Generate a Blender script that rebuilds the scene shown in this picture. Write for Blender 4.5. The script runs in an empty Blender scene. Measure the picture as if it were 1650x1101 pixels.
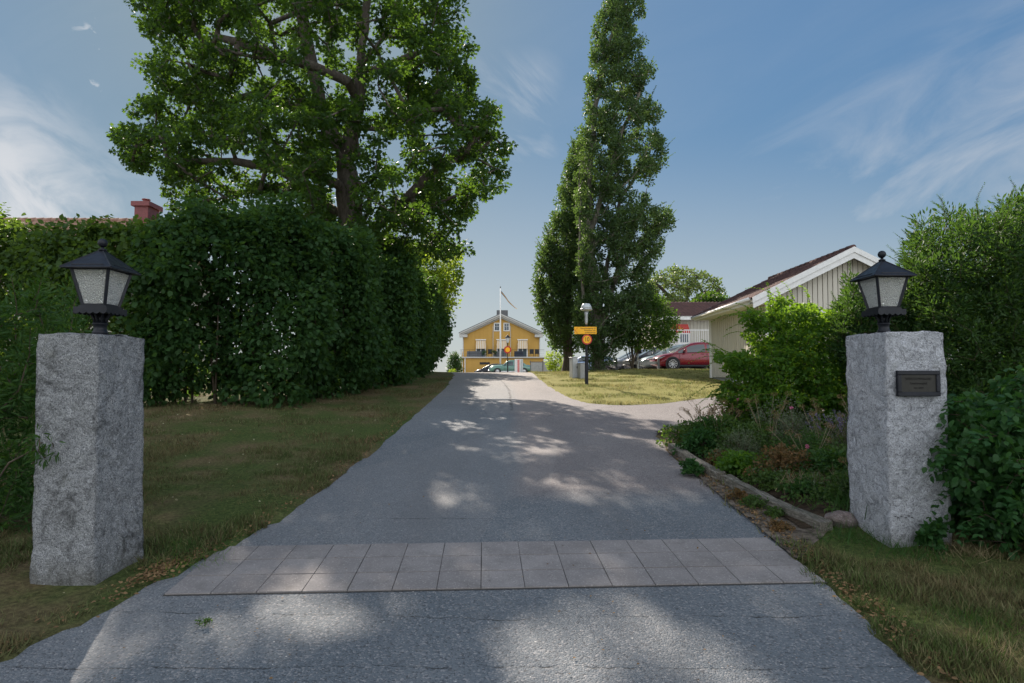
import bpy, bmesh, math, random
import numpy as np
from mathutils import Vector, Matrix, noise
SC = bpy.context.scene
COL = SC.collection
R = math.radians
# ------------------------------------------------------------------ camera, sky, sun, exposure
CAMZ = 1.65; PITCH = R(2.5); FPX = 992.0
cd = bpy.data.cameras.new('camera'); cam = bpy.data.objects.new('camera', cd); COL.objects.link(cam)
cam.location = (0, 0, CAMZ); cam.rotation_euler = (R(90)+PITCH, 0, 0)
cd.sensor_width = 36; cd.lens = 36*FPX/1650; cd.shift_y = 13/1650; cd.clip_end = 3000; cd.clip_start = .05
SC.camera = cam
SUN_EL = R(34); SUN_AZ = R(-21)          # azimuth from +Y towards +X
S = Vector((math.sin(SUN_AZ)*math.cos(SUN_EL), math.cos(SUN_AZ)*math.cos(SUN_EL), math.sin(SUN_EL)))
sl = bpy.data.lights.new('sun', 'SUN'); sl.energy = 5.0; sl.angle = R(.55); sl.color = (1, .88, .75)
so = bpy.data.objects.new('sun', sl); COL.objects.link(so)
so.rotation_euler = S.to_track_quat('Z', 'Y').to_euler(); so.location = (-20, 30, 40)
SC.view_settings.view_transform = 'Standard'; SC.view_settings.look = 'None'
SC.view_settings.exposure = 1.0; SC.view_settings.gamma = 1

class NT:
    def __init__(s, nt): s.nt = nt; s.n = nt.nodes; s.l = nt.links
    def new(s, t, **kw):
        x = s.n.new(t)
        for k, v in kw.items(): setattr(x, k, v)
        return x
    def put(s, sock, v):
        if v is None: return
        if isinstance(v, bpy.types.NodeSocket): s.l.new(v, sock)
        elif isinstance(v, (tuple, list)) and len(v) == 3 and sock.type == 'RGBA': sock.default_value = (*v, 1)
        else: sock.default_value = v
    def m(s, op, a, b=None, c=None, clamp=False):
        x = s.new('ShaderNodeMath', operation=op, use_clamp=clamp)
        s.put(x.inputs[0], a); s.put(x.inputs[1], b); s.put(x.inputs[2], c); return x.outputs[0]
    def vm(s, op, a, b=None):
        x = s.new('ShaderNodeVectorMath', operation=op); s.put(x.inputs[0], a); s.put(x.inputs[1], b)
        return x.outputs[0]
    def mix(s, f, a, b, bt='MIX'):
        x = s.new('ShaderNodeMix', data_type='RGBA', blend_type=bt)
        s.put(x.inputs[0], f); s.put(x.inputs[6], a); s.put(x.inputs[7], b); return x.outputs[2]
    def noise(s, v, sc, det=3, rough=.55, dist=0):
        x = s.new('ShaderNodeTexNoise'); s.put(x.inputs['Vector'], v)
        x.inputs['Scale'].default_value = sc; x.inputs['Detail'].default_value = det
        x.inputs['Roughness'].default_value = rough; x.inputs['Distortion'].default_value = dist
        return x.outputs['Fac']
    def vor(s, v, sc, feat='F1', out='Distance'):
        x = s.new('ShaderNodeTexVoronoi', feature=feat); s.put(x.inputs['Vector'], v); x.inputs['Scale'].default_value = sc
        return x.outputs[out]
    def ramp(s, f, pts):
        x = s.new('ShaderNodeValToRGB'); s.put(x.inputs[0], f); e = x.color_ramp.elements
        while len(e) < len(pts): e.new(.5)
        for i, (p, c) in enumerate(pts):
            e[i].position = p; e[i].color = (*c, 1) if isinstance(c, tuple) else (c, c, c, 1)
        return x.outputs[0]
    def mr(s, v, a, b, c=0, d=1):
        x = s.new('ShaderNodeMapRange', clamp=True, interpolation_type='SMOOTHSTEP'); s.put(x.inputs[0], v)
        for i, q in enumerate((a, b, c, d)): x.inputs[i+1].default_value = q
        return x.outputs[0]
    def mapping(s, v, loc=(0,0,0), rot=(0,0,0), sc=(1,1,1)):
        x = s.new('ShaderNodeMapping'); s.put(x.inputs[0], v)
        x.inputs[1].default_value = loc; x.inputs[2].default_value = rot; x.inputs[3].default_value = sc
        return x.outputs[0]
    def sep(s, v):
        x = s.new('ShaderNodeSeparateXYZ'); s.put(x.inputs[0], v); return x.outputs
    def comb(s, a, b, c):
        x = s.new('ShaderNodeCombineXYZ'); s.put(x.inputs[0], a); s.put(x.inputs[1], b); s.put(x.inputs[2], c); return x.outputs[0]
    def bump(s, h, st=.3, dist=.01):
        x = s.new('ShaderNodeBump'); x.inputs['Strength'].default_value = st; x.inputs['Distance'].default_value = dist
        s.put(x.inputs['Height'], h); return x.outputs[0]

w = bpy.data.worlds.new('World'); SC.world = w; w.use_nodes = True
W = NT(w.node_tree); bgn = w.node_tree.nodes['Background']
sky = W.new('ShaderNodeTexSky', sky_type='NISHITA', sun_disc=False, sun_elevation=SUN_EL, sun_rotation=SUN_AZ,
            air_density=1.0, dust_density=.6, ozone_density=1.6, altitude=0)
tc = W.new('ShaderNodeTexCoord').outputs['Generated']
sx, sy, sz = W.sep(tc)
zz = W.m('ADD', W.m('MAXIMUM', sz, 0), .13)
flat = W.comb(W.m('DIVIDE', sx, zz), W.m('DIVIDE', sy, zz), 0)
def wisps(rot, stretch, sc, off, lo, hi, det=7):
    v = W.mapping(flat, off, (0, 0, R(rot)), stretch)
    return W.mr(W.noise(v, sc, det, .58, .7), lo, hi)
az = W.m('DIVIDE', sx, W.m('MAXIMUM', sy, .05))          # tan of the azimuth
el = W.m('DIVIDE', sz, W.m('MAXIMUM', sy, .05))
ae = W.comb(az, el, 0)
def streak(rot, sc, scale, off, lo, hi, det=6, dist=.5):
    return W.mr(W.noise(W.mapping(W.mapping(ae, rot=(0, 0, R(rot))), off, (0, 0, 0), sc), scale, det, .6, dist), lo, hi)
left = W.mr(W.m('ADD', W.m('MULTIPLY', az, .86), W.m('ADD', el, W.m('MULTIPLY', W.noise(ae, 3, 5), .22))), .02, -.32)
right = W.m('MULTIPLY', W.mr(az, .1, .55), W.mr(W.m('SUBTRACT', el, W.m('MULTIPLY', az, .55)), .28, -.05))
c1 = W.m('MULTIPLY', W.m('ADD', W.m('MULTIPLY', streak(38, (1.2, 3.0, 1), 3.0, (3, 1, 0), .32, .66, 12, 1.2), .85), .28), left)
c2 = W.m('MULTIPLY', streak(-27, (1, 3.6, 1), 2.1, (5.3, 2, 0), .30, .85, 11, 1.1), W.m('ADD', W.m('MULTIPLY', right, .75), .05))
c3 = W.m('MULTIPLY', W.m('MULTIPLY', streak(48, (1, 4, 1), 3.2, (1.3, 7, 0), .45, .75), W.m('MULTIPLY', W.mr(az, -.12, -.02), W.mr(az, .1, .03))), W.m('MULTIPLY', W.mr(el, .3, .38), W.mr(el, .56, .48)))
c3 = W.m('MULTIPLY', c3, .55)
pf = W.m('MULTIPLY', W.m('MULTIPLY', W.mr(az, -.75, -.68), W.mr(az, -.40, -.45)), W.m('MULTIPLY', W.mr(el, .46, .5), W.mr(el, .62, .57)))
c4 = W.m('MULTIPLY', streak(20, (1, 1.6, 1), 19, (2, 3, 0), .62, .74, 4), pf)
lowb = W.m('MULTIPLY', W.mr(el, .44, .0), .70)
cl = W.m('MAXIMUM', W.m('MAXIMUM', W.m('MAXIMUM', c1, c4), c2), W.m('MAXIMUM', c3, lowb))
cl = W.m('MULTIPLY', cl, .85, clamp=True)
# thin-cloud colour follows the sky's own brightness so clouds near the sun are brighter
lum = W.new('ShaderNodeRGBToBW'); W.put(lum.inputs[0], sky.outputs[0])
cc = W.new('ShaderNodeCombineColor')
cb = W.m('ADD', W.m('MULTIPLY', W.m('DIVIDE', lum.outputs[0], W.m('ADD', lum.outputs[0], 5.0)), 1.4), 2.5)
W.put(cc.inputs[0], W.m('MULTIPLY', cb, .97)); W.put(cc.inputs[1], cb); W.put(cc.inputs[2], W.m('MULTIPLY', cb, 1.05))
soft = W.new('ShaderNodeVectorMath', operation='SCALE'); W.put(soft.inputs[0], sky.outputs[0])
W.put(soft.inputs[3], W.m('DIVIDE', 2.0, W.m('ADD', lum.outputs[0], 2.0)))       # sky brightness compressed: the glow round the sun stays gentle
clear = W.mix(1, soft.outputs[0], (.77, 1.02, 1.10), 'MULTIPLY')
back = W.m('MULTIPLY', W.mr(sy, .15, -.35), W.mr(W.noise(tc, 1.6, 5, .6), .3, .55))   # unseen bright cloud added behind the viewer to light shaded faces
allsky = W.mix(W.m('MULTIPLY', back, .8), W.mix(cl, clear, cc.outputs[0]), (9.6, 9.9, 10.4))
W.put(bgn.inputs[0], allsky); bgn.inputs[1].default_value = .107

def at(px, py, Y):
    """a point at real distance Y along the sight line of a photograph position"""
    u = (px-825)/FPX; v = (563.8-py)/FPX; c, s_ = math.cos(PITCH), math.sin(PITCH); d = c-v*s_
    return Vector((u/d*Y, Y, CAMZ+(s_+v*c)/d*Y))

# ------------------------------------------------------------------ helpers
rng = np.random.default_rng(7); random.seed(7)
def empty(name, loc, rz=0, label=None, cat=None, group=None):
    o = bpy.data.objects.new(name, None); COL.objects.link(o); o.location = loc; o.rotation_euler = (0, 0, rz)
    o.empty_display_size = .2
    return tag(o, label, cat, group)
def tag(o, label=None, cat=None, group=None, kind=None):
    for k, v in (('label', label), ('category', cat), ('group', group), ('kind', kind)):
        if v: o[k] = v
    return o
def np_mesh(name, V, F, mat, parent=None, smooth=False, world=True, kind=None):
    """V (n,3); F list of (m,k) index arrays"""
    if parent is not None and world: V = V - np.array(parent.location)
    me = bpy.data.meshes.new(name); me.vertices.add(len(V)); me.vertices.foreach_set('co', np.ascontiguousarray(V, dtype=np.float32).ravel())
    F = [f for f in F if len(f)]
    nl = sum(f.size for f in F); npoly = sum(len(f) for f in F)
    me.loops.add(nl); me.polygons.add(npoly)
    me.loops.foreach_set('vertex_index', np.concatenate([f.ravel() for f in F]).astype(np.int32))
    tot = np.concatenate([np.full(len(f), f.shape[1]) for f in F]).astype(np.int32)
    me.polygons.foreach_set('loop_start', np.concatenate([[0], np.cumsum(tot)[:-1]]).astype(np.int32))
    me.polygons.foreach_set('loop_total', tot)
    me.update(calc_edges=True)
    if smooth: me.polygons.foreach_set('use_smooth', np.ones(npoly, bool))
    me.materials.append(mat)
    o = bpy.data.objects.new(name, me); COL.objects.link(o)
    if parent is not None: o.parent = parent
    if kind: o['kind'] = kind
    return o

class MB:
    def __init__(s): s.bm = bmesh.new()
    def _v(s, pts, M=None):
        return [s.bm.verts.new(M @ Vector(p) if M else Vector(p)) for p in pts]
    def box(s, c, d, rz=0, M=None):
        x, y, z = d[0]/2, d[1]/2, d[2]/2
        T = Matrix.Translation(c) @ Matrix.Rotation(rz, 4, 'Z')
        if M: T = M @ T
        v = s._v([(-x,-y,-z),(x,-y,-z),(x,y,-z),(-x,y,-z),(-x,-y,z),(x,-y,z),(x,y,z),(-x,y,z)], T)
        for f in ((0,3,2,1),(4,5,6,7),(0,1,5,4),(1,2,6,5),(2,3,7,6),(3,0,4,7)): s.bm.faces.new([v[i] for i in f])
        return s
    def bar(s, a, b, wd, ht, up=(0,0,1)):
        a, b = Vector(a), Vector(b); d = b-a; L = d.length; y = d.normalized(); u = Vector(up)
        x = y.cross(u).normalized(); z = x.cross(y)
        M = Matrix((x, y, z)).transposed().to_4x4(); M.translation = (a+b)/2
        return s.box((0,0,0), (wd, L, ht), M=M)
    def prism(s, poly, z0, z1, axis='Z', M=None):
        """extrude a polygon: axis Z: poly in xy; axis Y: poly in xz extruded along y; axis X: poly in yz along x"""
        def q(p, h): return (p[0], p[1], h) if axis == 'Z' else (p[0], h, p[1]) if axis == 'Y' else (h, p[0], p[1])
        a = s._v([q(p, z0) for p in poly], M); b = s._v([q(p, z1) for p in poly], M); n = len(poly)
        fl = axis == 'Y'
        s.bm.faces.new(a if fl else a[::-1]); s.bm.faces.new(b[::-1] if fl else b)
        for i in range(n):
            f = [a[i], a[(i+1)%n], b[(i+1)%n], b[i]]
            s.bm.faces.new(f[::-1] if fl else f)
        return s
    def poly(s, pts, M=None): s.bm.faces.new(s._v(pts, M)); return s
    def lathe(s, prof, c=(0,0,0), n=20, M=None, cap=True):
        T = Matrix.Translation(c)
        if M: T = M @ T
        rings = []
        for r, z in prof:
            rings.append(s._v([(r*math.cos(2*math.pi*i/n), r*math.sin(2*math.pi*i/n), z) for i in range(n)], T))
        for a, b in zip(rings, rings[1:]):
            for i in range(n): s.bm.faces.new([a[i], a[(i+1)%n], b[(i+1)%n], b[i]])
        if cap: s.bm.faces.new(rings[0][::-1]); s.bm.faces.new(rings[-1])
        return s
    def tube(s, path, r, n=8, r2=None):
        P = [Vector(p) for p in path]; rings = []; r2 = r if r2 is None else r2
        for i, p in enumerate(P):
            d = (P[min(i+1, len(P)-1)]-P[max(i-1, 0)]).normalized()
            a = d.orthogonal().normalized() if i == 0 else (a-d*a.dot(d)).normalized()
            b = d.cross(a); rr = r+(r2-r)*i/max(1, len(P)-1)
            rings.append([s.bm.verts.new(p+(a*math.cos(2*math.pi*k/n)+b*math.sin(2*math.pi*k/n))*rr) for k in range(n)])
        for a_, b_ in zip(rings, rings[1:]):
            for i in range(n): s.bm.faces.new([a_[i], a_[(i+1)%n], b_[(i+1)%n], b_[i]])
        s.bm.faces.new(rings[0][::-1]); s.bm.faces.new(rings[-1]); return s
    def build(s, name, mat, parent=None, world=False, bevel=0, smooth=False, sub=0, kind=None, seg=1):
        if parent is not None and world: bmesh.ops.translate(s.bm, verts=s.bm.verts, vec=-Vector(parent.location))
        bmesh.ops.recalc_face_normals(s.bm, faces=s.bm.faces)
        me = bpy.data.meshes.new(name); s.bm.to_mesh(me); s.bm.free(); me.materials.append(mat)
        if smooth: me.polygons.foreach_set('use_smooth', np.ones(len(me.polygons), bool))
        o = bpy.data.objects.new(name, me); COL.objects.link(o)
        if parent is not None: o.parent = parent
        if bevel:
            b = o.modifiers.new('b', 'BEVEL'); b.width = bevel; b.segments = seg; b.limit_method = 'ANGLE'
        if sub:
            b = o.modifiers.new('s', 'SUBSURF'); b.levels = b.render_levels = sub
        if kind: o['kind'] = kind
        return o
def text(body, size, mat, parent, M, ext=.001, align='LEFT', sx=1, name='lettering'):
    c = bpy.data.curves.new(name, 'FONT'); c.body = body; c.size = size; c.extrude = ext; c.align_x = align; c.align_y = 'CENTER'
    c.resolution_u = 3
    t = bpy.data.objects.new('t', c); me = bpy.data.meshes.new_from_object(t); bpy.data.objects.remove(t)
    me.transform(M @ Matrix.Diagonal((sx, 1, 1, 1))); me.materials.clear(); me.materials.append(mat)
    o = bpy.data.objects.new(name, me); COL.objects.link(o); o.parent = parent; return o

# ------------------------------------------------------------------ materials
def pmat(name, color, rough=.6, metal=0, spec=.5, var=None, bump=None, coat=0):
    """plain paint-like surface with slight procedural wear"""
    m = bpy.data.materials.new(name); m.use_nodes = True; T = NT(m.node_tree); b = m.node_tree.nodes['Principled BSDF']
    co = T.new('ShaderNodeTexCoord').outputs['Object']
    v = .12 if var is None else var
    n = T.noise(co, 9, 5, .65)
    dk = tuple(c*(1-v*1.6) for c in color); lt = tuple(min(1, c*(1+v)) for c in color)
    T.put(b.inputs['Base Color'], T.ramp(n, [(.3, dk), (.7, lt)]))
    T.put(b.inputs['Roughness'], T.mr(T.noise(co, 23, 3), .3, .7, max(0, rough-.06), min(1, rough+.08)))
    b.inputs['Metallic'].default_value = metal; b.inputs['Specular IOR Level'].default_value = spec
    b.inputs['Coat Weight'].default_value = coat; b.inputs['Coat Roughness'].default_value = .04
    if bump: T.put(b.inputs['Normal'], T.bump(T.noise(co, bump[0], 5, .6), bump[1], bump[2]))
    return m
def leafmat(name, a, b_, tr, tmix=.38, rough=.42, spec=.35):
    m = bpy.data.materials.new(name); m.use_nodes = True; T = NT(m.node_tree); b = m.node_tree.nodes['Principled BSDF']
    ri = T.new('ShaderNodeNewGeometry').outputs['Random Per Island']
    co = T.new('ShaderNodeTexCoord').outputs['Object']
    n = T.noise(co, .9, 3)
    f = T.m('ADD', T.m('MULTIPLY', T.m('POWER', ri, 1.6), .75), T.m('MULTIPLY', T.mr(n, .35, .65), .35), clamp=True)
    c = T.mix(f, a, b_)
    T.put(b.inputs['Base Color'], c); b.inputs['Roughness'].default_value = max(rough, .5); b.inputs['Specular IOR Level'].default_value = spec*.5
    t = T.new('ShaderNodeBsdfTranslucent'); T.put(t.inputs[0], T.mix(f, tuple(x*.72 for x in tr), tr))
    mx = T.new('ShaderNodeMixShader'); mx.inputs[0].default_value = tmix
    T.l.new(b.outputs[0], mx.inputs[1]); T.l.new(t.outputs[0], mx.inputs[2])
    T.l.new(mx.outputs[0], m.node_tree.nodes['Material Output'].inputs[0]); return m
def barkmat(name, a, b_):
    m = bpy.data.materials.new(name); m.use_nodes = True; T = NT(m.node_tree); b = m.node_tree.nodes['Principled BSDF']
    co = T.new('ShaderNodeTexCoord').outputs['Object']
    st = T.mapping(co, sc=(1, 1, .22)); n = T.noise(st, 14, 6, .7, .4)
    T.put(b.inputs['Base Color'], T.ramp(n, [(.3, a), (.68, b_)])); b.inputs['Roughness'].default_value = .9
    T.put(b.inputs['Normal'], T.bump(n, .8, .03)); return m

def asphalt():
    m = bpy.data.materials.new('asphalt'); m.use_nodes = True; T = NT(m.node_tree); b = m.node_tree.nodes['Principled BSDF']
    co = T.new('ShaderNodeTexCoord').outputs['Object']; x, y, z = T.sep(co)
    wob = T.m('MULTIPLY', T.m('SUBTRACT', T.noise(co, .9, 4), .5), .35)
    big = T.noise(co, .55, 5, .6); fine = T.noise(co, 60, 4, .7)
    vx = T.vor(co, 95, out='Color'); vr = T.sep(vx)[0]
    gray = T.mix(T.mr(big, .3, .7), (.108, .129, .147), (.150, .170, .187))
    purp = T.mix(T.mr(big, .3, .7), (.172, .152, .150), (.215, .195, .19))
    yb = T.m('MAXIMUM', T.m('SUBTRACT', y, 15), 0)
    cx = T.m('MULTIPLY', T.m('MULTIPLY', yb, yb), -.01)                 # the long seam bends to the left up the road
    xx = T.m('SUBTRACT', T.m('SUBTRACT', x, cx), .0)
    pm = T.m('MULTIPLY', T.mr(T.m('ADD', xx, wob), -.1, .25), T.mr(T.m('ADD', y, T.m('MULTIPLY', wob, 2)), 6.1, 6.9))
    col = T.mix(pm, gray, purp)
    col = T.mix(T.mr(y, 11, 26, 0, .75), col, (.30, .275, .255))         # paler beige of the sunlit road painted in up the hill
    # aggregate
    col = T.mix(T.mr(vr, .72, 1, 0, .6), col, (.34, .33, .33))
    col = T.mix(T.mr(vr, .28, .0, 0, .65), col, (.035, .036, .04))
    col = T.mix(T.mr(fine, .3, .75, .0, .3), col, (.05, .05, .055))
    sp = T.sep(T.vor(co, 26, out='Color'))[1]; dsp = T.vor(co, 26)
    col = T.mix(T.m('MULTIPLY', T.mr(sp, .965, .97), T.mr(dsp, .16, .10)), col, (.5, .49, .47))
    # tyre wear, repair patches
    tw_ = T.m('MULTIPLY', T.mr(T.m('ABSOLUTE', T.m('SUBTRACT', T.m('ABSOLUTE', T.m('ADD', x, T.m('MULTIPLY', wob, 1.5))), .85)), .45, .1), T.mr(T.noise(T.mapping(co, sc=(1, .35, 1)), 1.2, 5, .7), .35, .7))
    col = T.mix(T.m('MULTIPLY', tw_, .35), col, (.09, .092, .098))
    pt = T.sep(T.vor(T.mapping(co, sc=(.5, .28, 1)), 1.0, out='Color'))[0]; col = T.mix(T.mr(pt, .2, .8, 0, .22), col, (.23, .22, .215))
    ed = T.noise(co, 7, 6, .8); col = T.mix(T.m('MULTIPLY', T.mr(ed, .56, .72), .4), col, (.27, .25, .23)); col = T.mix(T.m('MULTIPLY', T.mr(ed, .42, .28), .4), col, (.07, .072, .075))
    # stains
    st = T.m('MULTIPLY', T.mr(T.noise(co, 2.3, 5, .7), .62, .78), .35); col = T.mix(st, col, (.06, .06, .065))
    # cracks and paving joints
    wr = T.m('ADD', T.m('MULTIPLY', T.m('SUBTRACT', T.noise(co, 1.3, 6, .7), .5), .22), T.m('MULTIPLY', T.m('SUBTRACT', T.noise(co, 14, 4, .7), .5), .03))
    def crack(coord, c, wd, mask=None):
        d = T.m('ABSOLUTE', T.m('SUBTRACT', T.m('ADD', coord, wr), c)); q = T.mr(d, wd, wd*.35)
        return T.m('MULTIPLY', q, mask) if mask is not None else q
    rough_w = T.mr(T.noise(co, 2.6, 6, .8), .42, .62, .0, 1)
    k = T.m('MAXIMUM', crack(T.m('SUBTRACT', y, T.m('MULTIPLY', T.m('POWER', T.m('ABSOLUTE', T.m('SUBTRACT', x, .2)), 2), .012)), 3.79, .006), crack(y, 3.24, .006))
    k = T.m('MAXIMUM', k, crack(y, 5.72, .010, T.mr(T.m('ABSOLUTE', T.m('ADD', x, .65)), .75, .5)))
    k = T.m('MAXIMUM', k, crack(xx, -.02, .042, T.mr(y, 12.5, 13.6)))
    k = T.m('MAXIMUM', k, crack(T.m('ADD', x, T.m('MULTIPLY', y, -.62)), -6.9, .02, T.mr(y, 11.5, 12.5)))
    k = T.m('MULTIPLY', k, rough_w)
    col = T.mix(T.m('MULTIPLY', k, .85), col, (.02, .02, .02))
    T.put(b.inputs['Base Color'], col); b.inputs['Roughness'].default_value = .82; b.inputs['Specular IOR Level'].default_value = .35
    h = T.m('SUBTRACT', T.m('ADD', T.m('MULTIPLY', T.vor(co, 95), -1), T.m('MULTIPLY', fine, .8)), T.m('MULTIPLY', k, 3))
    T.put(b.inputs['Normal'], T.bump(h, .75, .008)); return m
def lawn_mat():
    m = bpy.data.materials.new('lawn'); m.use_nodes = True; T = NT(m.node_tree); b = m.node_tree.nodes['Principled BSDF']
    co = T.new('ShaderNodeTexCoord').outputs['Object']; x, y, z = T.sep(co)
    n = T.noise(co, .6, 4, .6); f = T.noise(co, 28, 5, .75)
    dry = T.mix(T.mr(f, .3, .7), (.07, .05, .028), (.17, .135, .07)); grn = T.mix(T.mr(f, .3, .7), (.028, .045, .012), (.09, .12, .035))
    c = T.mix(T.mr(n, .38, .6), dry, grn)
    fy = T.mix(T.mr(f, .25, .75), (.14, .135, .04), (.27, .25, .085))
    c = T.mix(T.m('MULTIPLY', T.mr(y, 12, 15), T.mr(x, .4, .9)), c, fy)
    T.put(b.inputs['Base Color'], c); b.inputs['Roughness'].default_value = .95; b.inputs['Specular IOR Level'].default_value = .1
    T.put(b.inputs['Normal'], T.bump(f, .9, .03)); return m
def grass_mat(name, dry, green, lo, hi, tmix=.35):
    m = bpy.data.materials.new(name); m.use_nodes = True; T = NT(m.node_tree); b = m.node_tree.nodes['Principled BSDF']
    ri = T.new('ShaderNodeNewGeometry').outputs['Random Per Island']; co = T.new('ShaderNodeTexCoord').outputs['Object']
    n = T.m('ADD', T.noise(co, .8, 4, .6), T.m('MULTIPLY', T.m('SUBTRACT', ri, .5), .42))
    c = T.mix(T.mr(n, lo, hi), dry, green)
    c = T.mix(T.m('MULTIPLY', T.m('POWER', ri, 4), .7), c, (.30, .26, .14)); c = T.mix(T.mr(ri, .5, 0, 0, .75), c, (.02, .028, .008))
    T.put(b.inputs['Base Color'], c); b.inputs['Roughness'].default_value = .6; b.inputs['Specular IOR Level'].default_value = .2
    t = T.new('ShaderNodeBsdfTranslucent'); T.put(t.inputs[0], c); mx = T.new('ShaderNodeMixShader'); mx.inputs[0].default_value = tmix
    T.l.new(b.outputs[0], mx.inputs[1]); T.l.new(t.outputs[0], mx.inputs[2]); T.l.new(mx.outputs[0], m.node_tree.nodes['Material Output'].inputs[0])
    return m
def granite(name, a, c_, dark, stain=.5):
    m = bpy.data.materials.new(name); m.use_nodes = True; T = NT(m.node_tree); b = m.node_tree.nodes['Principled BSDF']
    co = T.new('ShaderNodeTexCoord').outputs['Object']
    g = T.sep(T.vor(co, 170, out='Color')); g1 = T.noise(co, 75, 4, .75)
    chip = T.noise(co, 13, 7, .72, 1.2); ch2 = T.noise(T.mapping(co, sc=(1, 1, .6)), 5, 5, .7, .8)
    col = T.mix(g[0], a, c_)
    col = T.mix(T.mr(g[1], .8, .95, 0, .75), col, dark); col = T.mix(T.mr(g[2], .88, .97, 0, .7), col, (.66, .66, .66))
    col = T.mix(T.m('MULTIPLY', T.mr(g1, .5, .7), .5), col, dark)
    col = T.mix(T.m('MULTIPLY', T.mr(chip, .5, .36), .55), col, dark)
    s_ = T.noise(co, 3.2, 7, .8, .6); col = T.mix(T.m('MULTIPLY', T.mr(s_, .5, .68), stain), col, (.045, .046, .044))
    col = T.mix(T.m('MULTIPLY', T.mr(T.noise(co, 6, 5, .7), .55, .75), .3), col, (.30, .31, .25))
    z0_ = T.sep(co)[2]; col = T.mix(T.m('MULTIPLY', T.mr(T.m('ADD', z0_, T.m('MULTIPLY', T.m('SUBTRACT', T.noise(co, 7, 5, .7), .5), .35)), .22, -.02), .55), col, (.10, .095, .07))
    T.put(b.inputs['Base Color'], col); b.inputs['Roughness'].default_value = .88; b.inputs['Specular IOR Level'].default_value = .3
    h = T.m('ADD', T.m('MULTIPLY', chip, 1), T.m('ADD', T.m('MULTIPLY', ch2, 1.1), T.m('MULTIPLY', g1, .22)))
    T.put(b.inputs['Normal'], T.bump(h, 1.0, .06)); return m
def paver_mat():
    m = bpy.data.materials.new('paving slab'); m.use_nodes = True; T = NT(m.node_tree); b = m.node_tree.nodes['Principled BSDF']
    co = T.new('ShaderNodeTexCoord').outputs['Object']
    ri = T.new('ShaderNodeNewGeometry').outputs['Random Per Island']
    n = T.noise(co, 2.6, 5, .65); f = T.noise(co, 90, 4, .75); v = T.sep(T.vor(co, 120, out='Color'))[0]
    c = T.mix(T.mr(n, .3, .7), (.185, .170, .166), (.25, .232, .226))
    c = T.mix(T.m('MULTIPLY', ri, .22), c, (.12, .11, .108))
    st = T.noise(co, 5, 7, .8, .5); c = T.mix(T.m('MULTIPLY', T.mr(st, .5, .7), .45), c, (.09, .085, .075)); c = T.mix(T.m('MULTIPLY', T.mr(st, .42, .25), .3), c, (.34, .32, .30))
    c = T.mix(T.mr(f, .4, .8, 0, .45), c, (.08, .075, .072)); c = T.mix(T.mr(v, .86, 1, 0, .5), c, (.38, .36, .34))
    T.put(b.inputs['Base Color'], c); b.inputs['Roughness'].default_value = .85
    T.put(b.inputs['Normal'], T.bump(f, .5, .004)); return m
def board_mat(name, a, c_):
    m = bpy.data.materials.new(name); m.use_nodes = True; T = NT(m.node_tree); b = m.node_tree.nodes['Principled BSDF']
    co = T.new('ShaderNodeTexCoord').outputs['Object']
    n = T.noise(T.mapping(co, sc=(1, 1, .12)), 12, 5, .7); ri = T.new('ShaderNodeNewGeometry').outputs['Random Per Island']
    c = T.mix(T.m('ADD', T.m('MULTIPLY', n, .6), T.m('MULTIPLY', ri, .4)), a, c_)
    T.put(b.inputs['Base Color'], c); b.inputs['Roughness'].default_value = .7
    T.put(b.inputs['Normal'], T.bump(n, .3, .004)); return m
def beam_mat():
    m = bpy.data.materials.new('weathered timber'); m.use_nodes = True; T = NT(m.node_tree); b = m.node_tree.nodes['Principled BSDF']
    co = T.new('ShaderNodeTexCoord').outputs['Object']; g = T.noise(T.mapping(co, sc=(1, .06, 1)), 60, 6, .75, .3); n = T.noise(co, 6, 6, .75)
    c = T.ramp(g, [(.32, (.035, .03, .024)), (.5, (.15, .135, .11)), (.7, (.34, .31, .26))]); c = T.mix(T.mr(n, .45, .7, 0, .75), c, (.06, .062, .04))
    T.put(b.inputs['Base Color'], c); b.inputs['Roughness'].default_value = .9; T.put(b.inputs['Normal'], T.bump(T.m('ADD', g, T.m('MULTIPLY', n, .5)), 1, .02)); return m
def tile_mat(name, a, c_):
    m = bpy.data.materials.new(name); m.use_nodes = True; T = NT(m.node_tree); b = m.node_tree.nodes['Principled BSDF']
    co = T.new('ShaderNodeTexCoord').outputs['Object']
    v = T.sep(T.vor(T.mapping(co, sc=(1, .75, .75)), 3.3, out='Color'))[0]; n = T.noise(co, 5, 6, .7)
    c = T.mix(T.m('ADD', T.m('MULTIPLY', v, .5), T.m('MULTIPLY', n, .5)), a, c_)
    c = T.mix(T.mr(n, .62, .8, 0, .5), c, (.07, .075, .055))
    T.put(b.inputs['Base Color'], c); b.inputs['Roughness'].default_value = .85; return m
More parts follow.
